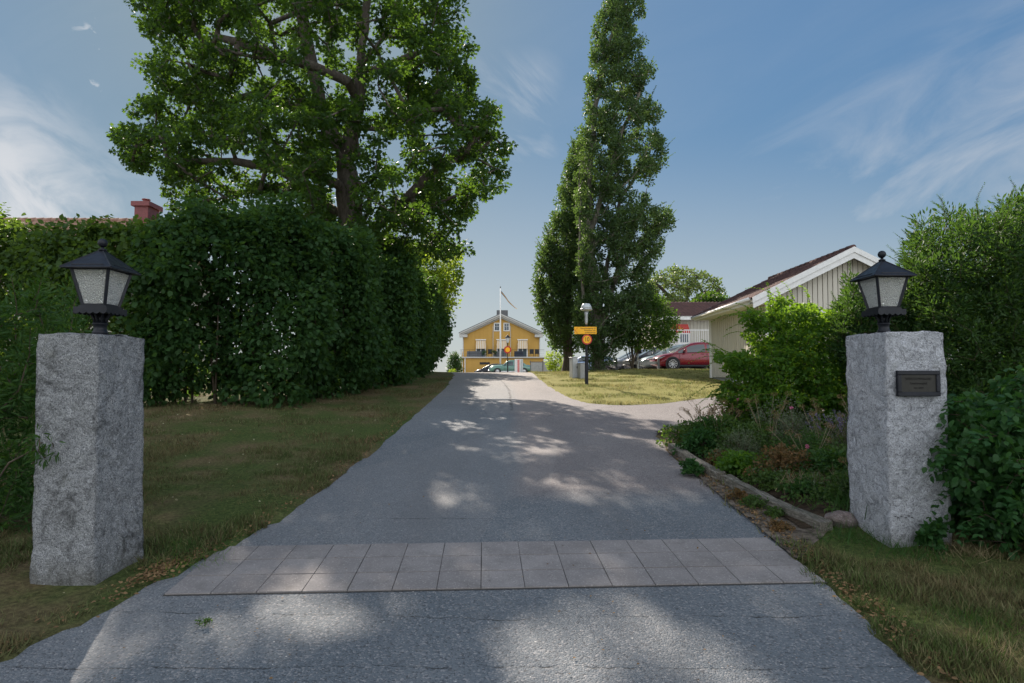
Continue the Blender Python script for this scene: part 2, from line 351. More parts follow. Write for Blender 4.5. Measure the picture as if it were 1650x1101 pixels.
def glass_mat(name='rippled glass'):
    m = bpy.data.materials.new(name); m.use_nodes = True; T = NT(m.node_tree); nt = m.node_tree; nt.nodes.remove(nt.nodes['Principled BSDF'])
    co = T.new('ShaderNodeTexCoord').outputs['Object']
    d = T.m('SMOOTH_MIN', T.vor(T.mapping(co, sc=(1, 1, 1.1)), 62, 'DISTANCE_TO_EDGE'), .16, .1)
    nrm = T.bump(d, 1, .03); c = T.mix(T.mr(d, 0, .09), (.52, .55, .52), (.95, .97, .94))
    gl = T.new('ShaderNodeBsdfGlossy'); gl.inputs[1].default_value = .12; T.put(gl.inputs['Normal'], nrm); gl.inputs[0].default_value = (.9, .9, .9, 1)
    t = T.new('ShaderNodeBsdfTranslucent'); T.put(t.inputs[0], c); T.put(t.inputs[1], nrm)
    tr = T.new('ShaderNodeBsdfTransparent'); T.put(tr.inputs[0], c)
    df = T.new('ShaderNodeBsdfDiffuse'); T.put(df.inputs[0], c); T.put(df.inputs['Normal'], nrm); m0 = T.new('ShaderNodeMixShader'); m0.inputs[0].default_value = .5; T.l.new(t.outputs[0], m0.inputs[1]); T.l.new(df.outputs[0], m0.inputs[2])
    m1 = T.new('ShaderNodeMixShader'); m1.inputs[0].default_value = .22; T.l.new(m0.outputs[0], m1.inputs[1]); T.l.new(tr.outputs[0], m1.inputs[2])
    m2 = T.new('ShaderNodeMixShader'); m2.inputs[0].default_value = .3; T.l.new(m1.outputs[0], m2.inputs[1]); T.l.new(gl.outputs[0], m2.inputs[2])
    T.l.new(m2.outputs[0], nt.nodes['Material Output'].inputs[0]); return m
M = dict(
    asphalt=asphalt(), lawn=lawn_mat(), paver=paver_mat(),
    granite=granite('granite', (.44, .455, .465), (.27, .28, .29), (.07, .073, .08), .85),
    granite_light=granite('pale granite', (.68, .70, .74), (.44, .455, .49), (.15, .155, .17), .22),
    stone=granite('pink stone', (.45, .34, .33), (.33, .25, .25), (.16, .12, .12), .15),
    black=pmat('black painted metal', (.012, .014, .020), .42, .0, .28, .25, (40, .15, .002)),
    rglass=glass_mat(), soil=pmat('bed soil', (.05, .036, .024), .95, 0, .1, .5, (30, 1, .03)),
    timber=beam_mat(), grit=pmat('roadside grit', (.15, .125, .10), .95, 0, .1, .6, (60, 1, .02)), stalk=pmat('dry stalk', (.22, .18, .11), .8), joint=pmat('sandy joint', (.055, .05, .045), .95),
    bark=barkmat('bark', (.028, .023, .019), (.12, .10, .08)), bark_pale=barkmat('pale bark', (.06, .055, .045), (.24, .22, .18)),
    twig=barkmat('twig', (.035, .026, .018), (.11, .085, .055)),
    yellow=board_mat('yellow boards', (.44, .255, .05), (.53, .32, .075)), cream=board_mat('cream boards', (.45, .425, .355), (.56, .53, .45)), gap=pmat('board gap shade', (.10, .09, .075), .8),
    white=pmat('white paint', (.70, .70, .68), .5, 0, .4, .08), grey=pmat('grey paint', (.32, .33, .33), .6),
    cornice=pmat('grey cornice', (.46, .46, .44), .6), dgrey=pmat('dark grey', (.10, .105, .11), .6),
    tiles=tile_mat('clay tiles', (.20, .105, .075), (.40, .25, .185)), tiles_dark=tile_mat('brown red tiles', (.05, .026, .024), (.105, .05, .045)),
    redm=pmat('red sheet metal', (.21, .045, .045), .5), red=pmat('red paint', (.45, .03, .02), .45), orange=pmat('yellow sign face', (.85, .42, .012), .45, 0, .4, .04),
    signtext=pmat('dark lettering', (.03, .02, .015), .6), lamp_white=pmat('opal lamp glass', (.45, .49, .50), .25, 0, .5, .04),
    alu=pmat('galvanised metal', (.42, .44, .45), .45, .5), tyre=pmat('tyre rubber', (.018, .018, .019), .85), rim=pmat('alloy rim', (.55, .56, .58), .3, .8),
    carglass=pmat('car glass', (.02, .035, .04), .06, 0, .9, .05), wglass=pmat('window glass', (.06, .08, .10), .08, 0, .9, .1),
    carred=pmat('red car paint', (.20, .005, .014), .25, .1, .5, .03, None, .5), carmint=pmat('pale mint car paint', (.27, .34, .34), .28, .3, .4, .03, None, .4),
    carblack=pmat('black car paint', (.014, .015, .02), .25, 0, .35, .03, None, .25), carsilver=pmat('silver car paint', (.25, .27, .30), .28, .5, .5, .03, None, .4),
    carblue=pmat('blue car paint', (.20, .28, .42), .28, .3, .6, .03, None, 1), cargreen=pmat('green car paint', (.075, .20, .15), .25, .1, .6, .03, None, 1),
    plastic=pmat('black plastic', (.02, .02, .022), .7), headlight=pmat('headlight lens', (.55, .58, .6), .1, .4), chrome=pmat('chrome', (.7, .7, .7), .12, 1),
    amber=pmat('amber', (.6, .2, .02), .3), navy=pmat('navy cloth', (.03, .037, .055), .8), bronze=pmat('dark bronze', (.028, .027, .023), .45, .5, .5, .2),
    bronze2=pmat('bronze lettering', (.012, .011, .010), .5, .3), bulb=pmat('opal bulb', (.6, .58, .52), .3),
    roofmetal=pmat('roof edge metal', (.10, .11, .13), .4, .4), pink=pmat('pink petals', (.65, .16, .30), .6), )
L = dict(
    maple=leafmat('maple leaf', (.014, .034, .010), (.034, .066, .020), (.19, .36, .03), .33, .42, .2),
    lime=leafmat('sunlit maple leaf', (.05, .10, .012), (.10, .16, .022), (.46, .62, .05), .52),  # backlit copy of the maple leaf, sunlight put into the colour
    lilac=leafmat('lilac leaf', (.016, .045, .014), (.034, .078, .024), (.14, .27, .035), .33, .42, .25),
    lilac2=leafmat('hedge leaf', (.028, .062, .018), (.065, .11, .028), (.22, .36, .035), .36, .45, .3),
    poplar=leafmat('poplar leaf', (.035, .070, .032), (.085, .13, .06), (.17, .29, .05), .36, .5, .16),
    lance=leafmat('lance leaf', (.018, .055, .014), (.045, .10, .026), (.15, .30, .03), .32, .42),
    broad=leafmat('broad leaf', (.016, .055, .016), (.035, .09, .026), (.12, .30, .04), .3, .45),
    bright=leafmat('bright shrub leaf', (.03, .085, .012), (.07, .15, .022), (.30, .52, .03), .45, .35, .45),
    yew=leafmat('yew needle', (.012, .035, .012), (.035, .075, .018), (.14, .28, .03), .3, .4),
    bed=leafmat('perennial leaf', (.035, .075, .02), (.075, .12, .035), (.2, .34, .04), .35),
    bedg=leafmat('grey green leaf', (.09, .12, .07), (.16, .19, .12), (.2, .25, .1), .3),
    bedr=leafmat('rusty leaf', (.09, .07, .03), (.2, .10, .04), (.3, .2, .06), .3),
    far=leafmat('far tree leaf', (.045, .08, .03), (.09, .13, .045), (.24, .34, .07), .4),
    seed=leafmat('dried seed head', (.16, .10, .05), (.34, .24, .12), (.3, .2, .1), .25, .8),
    lav=leafmat('lavender flower', (.12, .11, .18), (.22, .19, .30), (.2, .18, .3), .2, .8),
    straw=leafmat('straw blade', (.16, .13, .07), (.36, .30, .18), (.3, .25, .12), .3, .7),
    petal=leafmat('pink petal', (.55, .14, .26), (.75, .3, .42), (.7, .25, .35), .35, .6), )

# ------------------------------------------------------------------ terrain
def sm(a, b, x):
    t = np.clip((np.asarray(x, float)-a)/(b-a), 0, 1); return t*t*(3-2*t)
def Tz(x, y):
    x = np.asarray(x, float); y = np.asarray(y, float)
    yc = np.clip(y, -8, 31); q = np.clip(yc-19, 0, 12)
    z = -.1+.078*yc-.078/24*q*q
    z = z+.10*sm(2.45, 2.9, x)*sm(5.1, 5.6, y)*(1-sm(9.2, 10.4, y))
    z = z+.12*sm(2, 6, x)*sm(20, 30, y)
    z = z+.12*(1-sm(-5.5, -3.2, x))*sm(7, 13, y)
    return z
def T1(x, y): return float(Tz(x, y))
XL = [(-8,-3.2),(2,-3.0),(3.27,-2.72),(3.81,-2.52),(4.5,-2.42),(4.96,-2.27),(5.6,-2.14),(7,-2.03),(10.8,-2.0),(19,-2.0),(24,-2.25),(31,-3.2),(36,-4.6)]
XR = [(-8,2.3),(3,2.1),(4.27,2.14),(5.25,2.17),(8.66,2.22),(10,2.35),(10.8,2.6),(11.2,3.3),(11.6,5),(11.9,9),(12,16),(14.07,16)]
IL = [(14.07,2.3),(14.4,1.8),(15.2,1.52),(16.2,1.36),(19.2,1.07),(22.4,.93),(30,.88),(36,1.6)]      # y, x : left edge of the grass island
IR = [(14.07,2.7),(14.3,3.4),(15.3,4.6),(16.0,5.4),(16.3,6.0),(16.45,9),(16.5,16)]                # right lower edge of the island
def ip(tab, y): return np.interp(y, [a for a, b in tab], [b for a, b in tab])
def wobble(y, seed, amp):
    return amp*np.array([noise.noise(Vector((v*1.7, seed, 0)))+.5*noise.noise(Vector((v*7, seed, 3))) for v in np.atleast_1d(y)])
def on_road(x, y, pad=0.0):
    x = np.asarray(x, float); y = np.asarray(y, float)
    a = (y < 14.07) & (x > ip(XL, y)-pad) & (x < ip(XR, y)+pad)
    b = (y >= 14.07) & (x > ip(XL, y)-pad) & (x < ip(IL, y)+pad)
    c = (y >= 14.07) & (y < 16.5) & (x > ip(IR, y)-pad) & (x < 16)
    d = (y > 36) & (x < 1.6) & (x > -13) & (y < 79)
    e = (y > 30.3) & (x > 4.2) & (y < 60)
    return a | b | c | d | e
def grid(xs, ys):
    X, Y = np.meshgrid(xs, ys); n = len(xs); m_ = len(ys); i = np.arange(n*m_).reshape(m_, n)
    F = np.stack([i[:-1,:-1], i[:-1,1:], i[1:,1:], i[1:,:-1]], -1).reshape(-1, 4); return X.ravel(), Y.ravel(), F
gx = np.concatenate([np.linspace(-400, -30, 12), np.arange(-28, -8, 1), np.arange(-8, 12, .14), np.arange(12, 40, 1), np.linspace(42, 400, 12)])
gy = np.concatenate([[-60, -30, -15], np.arange(-8, 2, .6), np.arange(2, 18, .12), np.arange(18, 37, .25), np.arange(37, 90, 2), np.linspace(95, 900, 14)])
X, Y, F = grid(gx, gy); Z = Tz(X, Y)
nz = np.array([noise.noise(Vector((a*1.4, b*1.4, 0)))*.018+noise.noise(Vector((a*5, b*5, 1)))*.008 for a, b in zip(X, Y)])
inside = on_road(X, Y, -.04)
Z = np.where(inside, Z-.05, Z+np.where(np.abs(X) < 40, nz, 0)+.012)
np_mesh('ground', np.stack([X, Y, Z], 1), [F], M['lawn'], smooth=True, kind='structure')
# road sheet
def strip(ys, xa, xb, n=14, off=.0):
    V = []; 
    for y, a, b in zip(ys, xa, xb):
        for t in np.linspace(0, 1, n): V.append((a+(b-a)*t, y, T1(a+(b-a)*t, y)+off))
    i = np.arange(len(V)).reshape(len(ys), n); return np.array(V), np.stack([i[:-1,:-1], i[:-1,1:], i[1:,1:], i[1:,:-1]], -1).reshape(-1, 4)
parts = []
ys = np.concatenate([np.arange(-8, 2, .5), np.arange(2, 14.05, .06), [14.07]])
parts.append(strip(ys, ip(XL, ys)+wobble(ys, 1, .035), ip(XR, ys)+wobble(ys, 5, .035)*(ys < 10.5), 26))
ys = np.concatenate([[14.07], np.arange(14.15, 36, .12), [36]])
parts.append(strip(ys, ip(XL, ys)+wobble(ys, 1, .035), ip(IL, ys)+wobble(ys, 9, .04), 12))
ys = np.arange(14.07, 16.5, .06)
parts.append(strip(ys, ip(IR, ys)+wobble(ys, 13, .04), ys*0+16, 12))
ys = np.array([36., 40, 50, 60, 70, 79]); parts.append(strip(ys, ys*0-13, ys*0+1.6, 8))
V = []; F = []; o_ = 0
for v, f in parts: V.append(v); F.append(f+o_); o_ += len(v)
np_mesh('road', np.concatenate(V), [np.concatenate(F)], M['asphalt'], smooth=True, kind='structure')
v, f = strip(np.array([30.3, 34, 38, 45, 60]), np.array([4.2]*5), np.array([40.]*5), 20, .01); np_mesh('parking_lot', v, [f], M['asphalt'], smooth=True, kind='structure')
# paving strip across the road
base = Vector((-.08, 4.63, 0)); yaw = R(2.6); slabs = MB(); ncol, nrow, s = 15, 3, .2955
jm = MB(); e1 = Vector((math.cos(yaw), math.sin(yaw))); e2 = Vector((-math.sin(yaw), math.cos(yaw)))
def SP(u, v, h): q = base.xy+e1*u+e2*v; return (q.x, q.y, T1(q.x, q.y)+h)
W_, H_ = ncol*s/2, nrow*s/2
jm.poly([SP(-W_-.006, -H_-.01, .004), SP(W_+.006, -H_-.01, .004), SP(W_+.006, H_+.01, .004), SP(-W_-.006, H_+.01, .004)])
jm.build('paving_joint', M['joint'], kind='structure')
for i in range(ncol):
    for j in range(nrow):
        g = .0022+random.uniform(0, .0012); dz = random.uniform(.011, .013); tx = random.uniform(-.0008, .0008); ty = random.uniform(-.0008, .0008)
        u0, u1, v0, v1 = -W_+i*s+g+random.uniform(-.001, .001), -W_+(i+1)*s-g, -H_+j*s+g+.004, -H_+(j+1)*s-g-.004
        if i in (0, 13) and j != 1: pass
        lo = [SP(u0, v0, -.02), SP(u1, v0, -.02), SP(u1, v1, -.02), SP(u0, v1, -.02)]
        hi = [SP(u0, v0, dz-tx-ty), SP(u1, v0, dz+tx-ty), SP(u1, v1, dz+tx+ty), SP(u0, v1, dz-tx+ty)]
        a = slabs._v(lo); b = slabs._v(hi); slabs.bm.faces.new(b)
        for k in range(4): slabs.bm.faces.new([a[k], a[(k+1)%4], b[(k+1)%4], b[k]])
slabs.build('paving', M['paver'], kind='structure')
# bed soil
soil = []
bx = np.linspace(2.48, 6.2, 40); by = np.linspace(5.35, 10.3, 40); X, Y, F = grid(bx, by)
X = X-.10*sm(5.3, 8.5, Y)*(X < 2.6); nz = np.array([noise.noise(Vector((a*4, b*4, 2))) for a, b in zip(X, Y)])
np_mesh('flower_bed_soil', np.stack([X, Y, Tz(X, Y)+.035+nz*.02], 1), [F], M['soil'], smooth=True, kind='structure')

X, Y, F = grid(np.linspace(0, 1, 9), np.arange(4.7, 9.1, .08)); xa = ip(XR, Y)-.03+wobble(Y, 3, .03); xb = np.interp(Y, [4.7, 5.0, 5.25, 7, 9.1], [2.18, 2.42, 2.66, 2.44, 2.33])
np_mesh('roadside_soil', np.stack([xa+(xb-xa)*X, Y, Tz(xa+(xb-xa)*X, Y)+.022+.012*np.sin(X*9+Y*31)*X*(1-X)], 1), [F], M['grit'], smooth=True, kind='structure')
# ------------------------------------------------------------------ vegetation tools
TQ = (np.array([(0,0,0),(-.36,.42,.05),(0,1,-.06),(.36,.42,.05)]), [np.array([[0,3,2,1]])])
TO = (np.array([(0,0,0),(.30,.22,.05),(.34,.55,.05),(0,1,-.08),(-.34,.55,.05),(-.30,.22,.05)]), [np.array([[0,1,2,3],[0,3,4,5]])])
TM = (np.array([(0,0,0),(.32,.02,.03),(.26,.3,.02),(.58,.52,.06),(.2,.62,.0),(0,1,-.1),(-.2,.62,.0),(-.58,.52,.06),(-.26,.3,.02),(-.32,.02,.03)]),
      [np.array([[0,1,2,4],[0,4,5,6],[0,6,8,9]]), np.array([[2,3,4],[6,7,8]])])
TL = (np.array([(0,0,0),(.10,.3,.03),(.09,.62,.0),(0,1,-.10),(-.09,.62,.0),(-.10,.3,.03)]), [np.array([[0,1,2,3],[0,3,4,5]])])
TW = (TL[0]*[1.5, 1, 1], TL[1])
TB = (np.array([(-.05,0,0),(.05,0,0),(.035,.55,.06),(0,1,.22),(-.035,.55,.06)]), [np.array([[0,1,2,4]]), np.array([[4,2,3]])])
def unit(v): return v/np.maximum(np.linalg.norm(v, axis=-1, keepdims=True), 1e-9)
def scatter_leaves(name, P, D, Nn, Sz, tmpl, mat, parent, kind=None):
    D = unit(D); Nn = unit(Nn-D*np.sum(Nn*D, 1, keepdims=True)); Sd = np.cross(D, Nn)
    t, fs = tmpl; k = len(t)
    V = P[:, None, :]+Sz[:, None, None]*(t[None, :, 0:1]*Sd[:, None]+t[None, :, 1:2]*D[:, None]+t[None, :, 2:3]*Nn[:, None])
    off = (np.arange(len(P))*k)[:, None, None]
    F = [(f[None]+off).reshape(-1, f.shape[1]) for f in fs]
    return np_mesh(name, V.reshape(-1, 3), F, mat, parent, kind=kind)
def leaf_cloud(name, C, Rr, per, size, mat, parent, tmpl=TQ, flat=.75, out=1., droop=.25, up=.8, rnd=.7, shell=.5):
    n = len(C)*per; c = np.repeat(C, per, 0); r = np.repeat(Rr, per)
    d = unit(rng.normal(size=(n, 3))); q = d*(rng.random(n)**shell*r)[:, None]; q[:, 2] *= flat
    D = d*out+rng.normal(size=(n, 3))*rnd*.6+np.array([0, 0, -droop]); Nn = rng.normal(size=(n, 3))*rnd+np.array([0, 0, up])
    Sz = size*rng.uniform(.65, 1.25, n)
    return scatter_leaves(name, c+q, D, Nn, Sz, tmpl, mat, parent)
def thin(P, dmin):
    keep = []; K = np.zeros((0, 3)); 
    for p in P:
        if len(keep) == 0 or np.min(np.sum((K-p)**2, 1)) > dmin*dmin: keep.append(p); K = np.array(keep)
    return K
def inpoly(px, py, poly):
    x, y = np.array([p[0] for p in poly], float), np.array([p[1] for p in poly], float); c = np.zeros(len(px), bool); j = len(x)-1
    for i in range(len(x)):
        k = ((y[i] > py) != (y[j] > py)) & (px < (x[j]-x[i])*(py-y[i])/(y[j]-y[i]+1e-9)+x[i]); c ^= k; j = i
    return c
def crown_points(poly, Y0, depth, n, dmin, holes=(), power=.7, back=1., gap=None):
    """clump centres filling a rounded 3D crown of the outline's size standing at distance Y0"""
    xs = [p[0] for p in poly]; ys_ = [p[1] for p in poly]
    px = rng.uniform(min(xs), max(xs), n*4); py = rng.uniform(min(ys_), max(ys_), n*4); k = inpoly(px, py, poly); px, py = px[k], py[k]
    ext = {}; out = []; wmax = (max(xs)-min(xs))/2
    gxs = np.linspace(min(xs), max(xs), 80)
    for a, b in zip(px, py):
        key = int(b//6)
        if key not in ext:
            g = gxs[inpoly(gxs, np.full(80, key*6+3.), poly)]; ext[key] = (g.min(), g.max()) if len(g) else (a-1, a+1)
        lo, hi = ext[key]; c = (lo+hi)/2; hw = max((hi-lo)/2, 4); t = min(1, abs(a-c)/hw)
        dl = depth*math.sqrt(1-t*t*.9)*(hw/wmax)**.6
        u = rng.uniform(-1, 1); u = math.copysign(abs(u)**power, u)
        if any(((a-h[0])/h[2])**2+((b-h[1])/h[3])**2 < 1 and rng.random() < .9 for h in holes): continue
        q = at(a, b, Y0+u*dl*(back if u > 0 else 1))
        if gap and noise.noise(Vector((q.x*gap[0], q.y*gap[0], q.z*gap[0]*1.3)))+.5*noise.noise(q*gap[0]*2.3) < gap[1]: continue
        out.append(q)
        if len(out) >= n: break
    return thin(np.array([tuple(p) for p in out]), dmin)
def grow(skel, targets, upb=.3, seglen=.9, jit=.12, rmin=.008, expo=2.35, trunk_r=None):
    """skel: list of polylines (first is the trunk, others start near an earlier one). returns nodes, parents, radii"""
    N_ = []; Pn = []
    for li, pl in enumerate(skel):
        pts = [Vector(p) for p in pl]
        if li == 0: prev = -1
        else:
            K = np.array(N_); prev = int(np.argmin(np.sum((K-np.array(pts[0]))**2, 1))); 
        last = Vector(N_[prev]) if prev >= 0 else pts[0]
        for i, p in enumerate(pts):
            if prev < 0: N_.append(tuple(p)); Pn.append(-1); prev = 0; last = p; continue
            L_ = (p-last).length; k = max(1, int(L_/.6))
            for q in range(1, k+1):
                w_ = last.lerp(p, q/k)
                if q < k or True: w_ = w_+Vector(rng.normal(size=3)*jit*.25)
                N_.append(tuple(w_)); Pn.append(prev); prev = len(N_)-1
            last = p
    root = np.array(N_[0]); A = np.array(N_); ns = len(N_)
    cap = ns+len(targets)*8; B = np.zeros((cap, 3)); B[:ns] = A; m_ = ns; par = list(Pn)
    dd = np.array([np.min(np.sum((A-t)**2, 1)) for t in targets]); order = np.argsort(dd)
    for ti in order:
        t = targets[ti]; df = B[:m_]-t; d = np.sqrt(np.sum(df**2, 1)); hz = np.sqrt(df[:, 0]**2+df[:, 1]**2)
        cost = d+upb*np.maximum(0, df[:, 2]+.35*hz); cost[:1] += .5
        j = int(np.argmin(cost)); L_ = d[j]; k = max(1, min(6, int(round(L_/seglen)))); p0 = B[j].copy(); pr = j
        for q in range(1, k+1):
            f = q/k; p = p0+(t-p0)*f+(rng.normal(size=3)*jit*L_*.5*math.sin(math.pi*f) if q < k else 0)
            p = p+np.array([0, 0, .10*L_*math.sin(math.pi*f)]); B[m_] = p; par.append(pr); pr = m_; m_ += 1
    B = B[:m_]; par = np.array(par); w_ = np.full(m_, rmin**expo); 
    for i in range(m_-1, 0, -1): w_[par[i]] += w_[i]
    rad = w_**(1/expo)
    if trunk_r: rad = rmin+(rad-rmin)*(trunk_r-rmin)/(rad[0]-rmin)
    return B, par, rad
def branch_mesh(name, B, par, rad, mat, parent, n=7, flare=1.0, rmax=None):
    m_ = len(B); dr = np.zeros((m_, 3)); dr[1:] = unit(B[1:]-B[par[1:]]); 
    mainc = np.full(m_, -1)
    for i in range(1, m_):
        p = par[i]
        if mainc[p] < 0 or rad[i] > rad[mainc[p]]: mainc[p] = i
    dr[0] = dr[mainc[0]]; sdr = dr.copy()
    for i in range(m_):
        if mainc[i] >= 0: sdr[i] = dr[i]+dr[mainc[i]]
    sdr = unit(sdr)
    c = np.arange(1, m_); p = par[1:]; ismain = mainc[p] == c
    dA = np.where(ismain[:, None], sdr[p], dr[c]); dB = sdr[c]; rA = np.where(ismain, rad[p], np.minimum(rad[p], rad[c]*1.25)); rB = rad[c]
    if rmax is not None: rA = np.minimum(rA, rmax); rB = np.minimum(rB, rmax)
    if flare > 1: rA = np.where(p == 0, rA*flare, rA)
    def ring(Pt, d, r):
        ref = np.where(np.abs(d[:, 1:2]) < .9, np.array([[0, 1., 0]]), np.array([[1., 0, 0]])); a = unit(np.cross(d, ref)); b = np.cross(d, a)
        th = np.arange(n)*2*math.pi/n
        return Pt[:, None]+r[:, None, None]*(a[:, None]*np.cos(th)[None, :, None]+b[:, None]*np.sin(th)[None, :, None])
    V = np.concatenate([ring(B[p], dA, rA), ring(B[c], dB, rB)], 1).reshape(-1, 3)
    i = np.arange(n); q = np.stack([i, (i+1)%n, n+(i+1)%n, n+i], 1); F = (q[None]+(np.arange(m_-1)*2*n)[:, None, None]).reshape(-1, 4)
    return np_mesh(name, V, [F], mat, parent, smooth=True)
def sprays(base, C, n, length, ls, lm, tmpl, parent, rise=.7, droop=.9, per=16, name='shoot', tw=.004, pick='out'):
    c0 = C.mean(0); dd = unit(C-c0); r = np.linalg.norm((C-c0)/np.maximum(C.std(0), .05), axis=1)
    idx = rng.choice(np.argsort(-r)[:max(8, len(C)//2)], n); P, D, N2, Sz = [], [], [], []; mb = MB()
    for i in idx:
        p = C[i].copy(); d = dd[i]*[1, 1, .35]+np.array([0, 0, rise])+rng.normal(size=3)*.25; d = d/np.linalg.norm(d); L_ = length*rng.uniform(.5, 1.2); q = [p.copy()]
        for k in range(per):
            d = d+np.array([0, 0, -droop/per])+rng.normal(size=3)*.04; d = d/np.linalg.norm(d); p = p+d*L_/per; q.append(p.copy())
            sd = np.cross(d, [0, 0, 1.]); sd = sd/max(np.linalg.norm(sd), .1)
            for sg in (-1, 1): P.append(p.copy()); D.append(d*.7+sd*sg*.8+rng.normal(size=3)*.15); N2.append(np.array([0, 0, 1])+rng.normal(size=3)*.35); Sz.append(ls*rng.uniform(.7, 1.15)*(1-.45*k/per))
        mb.tube([Vector(a) for a in q[::4]], tw, 4, tw*.4)
    mb.build('twig', M['twig'], parent, world=True, kind='stuff')
    scatter_leaves(name, np.array(P), np.array(D), np.array(N2), np.array(Sz), tmpl, lm, parent)
def make_tree(name, label, cat, skel, C, cr, per, lsize, lmat, bmat, tmpl=TQ, upb=.3, trunk_r=.4, group=None, seglen=.9, rmin=.01, cname='crown', tname='trunk', jit=.12, flare=1.25, shoots=None, **kw):
    b0 = Vector(skel[0][0]); e = empty(name, b0, 0, label, cat, group)
    B, par, rad = grow(skel, C, upb, seglen, jit, rmin, trunk_r=trunk_r)
    branch_mesh(tname, B, par, rad, bmat, e, 8, flare)
    leaf_cloud(cname, C, cr*rng.uniform(.7, 1.25, len(C)), per, lsize, lmat, e, tmpl, **kw)
    if shoots: sprays(b0, C, shoots[0], shoots[1], lsize, lmat, tmpl, e, *shoots[2:])
    return e

# ------------------------------------------------------------------ big maple
mpoly = [(215,0),(225,-60),(280,-150),(400,-230),(540,-260),(660,-200),(725,-100),(735,0),(745,30),(745,60),(762,75),(765,105),(755,140),(770,165),(795,175),(800,205),(818,240),(812,262),(820,300),(790,328),(768,300),(755,330),(758,365),(752,395),(735,412),(700,408),(650,405),(620,398),(560,390),(500,390),(440,380),(400,365),(340,352),(290,345),(266,312),(275,290),(262,272),(240,288),(208,262),(187,232),(198,205),(217,192),(210,172),(240,165),(262,150),(250,125),(217,95),(217,75),(238,60),(240,45),(222,25)]
holes = [(330,-60,60,40),(430,-110,50,40),(560,-120,60,40),(380,-10,30,22),(650,-90,40,50),(500,-40,40,25),(610,-30,30,22),(448,30,34,26),(640,85,18,22),(505,85,16,30),(430,120,26,16),(395,260,34,22),(470,215,20,14),(640,235,26,22),(585,345,30,26),(470,330,40,14),(640,300,22,16),(690,215,16,18),(735,300,16,26),(400,330,24,14),(340,250,18,22),(300,180,22,14),(520,150,20,22),(610,165,16,26),(690,120,18,16),(545,300,14,40),(560,230,16,26),(660,380,30,14),(300,300,14,14),(350,60,18,16),(600,40,12,40)]
C = crown_points(mpoly, 21, 5.6, 1500, .36, holes, back=.5, gap=(.55, -.27))
SV = np.array(S)
for gx_, gy_, gr_ in ((580,990,.3),(625,1035,.28),(545,1015,.22),(600,1080,.25),(800,970,.28),(850,1000,.32),(905,1025,.3),(820,1045,.3),(940,1065,.22),(1060,985,.22),(1105,1040,.26),(1180,1090,.24),(1200,892,.2),(1150,925,.2),
                      (140,1075,.25),(225,1020,.18),(655,822,.14),(600,800,.12),(735,788,.15),(775,815,.12),(540,905,.16),(1480,1010,.3),(1400,960,.22),(1130,800,.2),(860,745,.15),(420,1005,.2)):
    yy = 1.75/((gy_-607)/FPX+.078); g0 = np.array([(gx_-825)/FPX*yy, yy, -.1+.078*yy]); dv = C-g0; al = dv @ SV
    C = C[np.linalg.norm(dv-al[:, None]*SV, axis=1) > gr_*.7+.06]
Y0 = 21
tb = Vector((-5.3, Y0, T1(-5.3, Y0)))
A_ = lambda x, y, Y: at(x, y, Y)
skel = [[tb, A_(578,470,21), A_(570,395,21), A_(559,309,21), A_(557,255,21.2), A_(571,206,21), A_(580,111,20.6), A_(592,20,20.4), A_(600,-90,20.4)],
        [A_(557,255,21.2), A_(530,210,21.6), A_(512,150,21.5), A_(497,82,21.2), A_(480,0,21), A_(470,-70,21)],
        [A_(559,309,21), A_(543,296,20.6), A_(500,282,20), A_(477,276,19.6), A_(444,272,19), A_(380,262,18.6), A_(300,258,18.6)],
        [A_(565,350,21), A_(530,335,21.8), A_(490,315,22.5), A_(455,300,23), A_(400,310,23.6), A_(340,312,24)],
        [A_(575,395,21), A_(621,354,20.6), A_(645,335,20.4), A_(662,309,20), A_(710,270,19.6), A_(760,230,19.5)],
        [A_(572,380,21), A_(596,340,20.3), A_(598,318,20.1), A_(575,290,19.9), A_(556,262,19.8), A_(540,235,19.6)],
        [A_(574,160,20.8), A_(560,130,20.2), A_(470,95,19.6), A_(420,80,19), A_(350,60,18.8)],
        [A_(580,111,20.6), A_(610,112,21.5), A_(640,100,22), A_(690,80,22.4)],
        [A_(530,210,21.6), A_(480,175,22), A_(420,150,22), A_(380,165,22)],
        [A_(576,400,21), A_(620,405,22), A_(680,400,22.5), A_(735,395,22.6)]]
make_tree('maple_tree', 'large spreading maple with dark trunk and forked limbs rising behind the tall hedge', 'tree', skel, C, .40, 100, .122, L['maple'], M['bark'], TM, .25, .46, rmin=.014, flat=.7, droop=.35, up=.9)
# tree beyond it: the maple's backlit low leaves, sunlight put into the colour
C2 = crown_points([(590,480),(585,415),(620,392),(700,396),(735,405),(742,440),(735,478),(725,500),(718,530),(708,552),(698,560),(640,500)], 31, 2.6, 420, .36)
tb = Vector((-5.6, 31, T1(-5.6, 31)))
make_tree('roadside_tree', 'smaller tree with backlit yellow green leaf colour overhanging the road at the far end of the hedge', 'tree',
          [[tb, (-5.5,31,4.5), (-5.2,31,6.5), (-4.8,31,7.6)], [(-5.5,31,4.5),(-4.3,30.4,5.2),(-3.2,30,5.4)], [(-5.2,31,5.6),(-6.4,31.4,6.8)]], C2, .40, 70, .13, L['lime'], M['bark'], TM, .25, .2, rmin=.01, flat=.7, droop=.3)

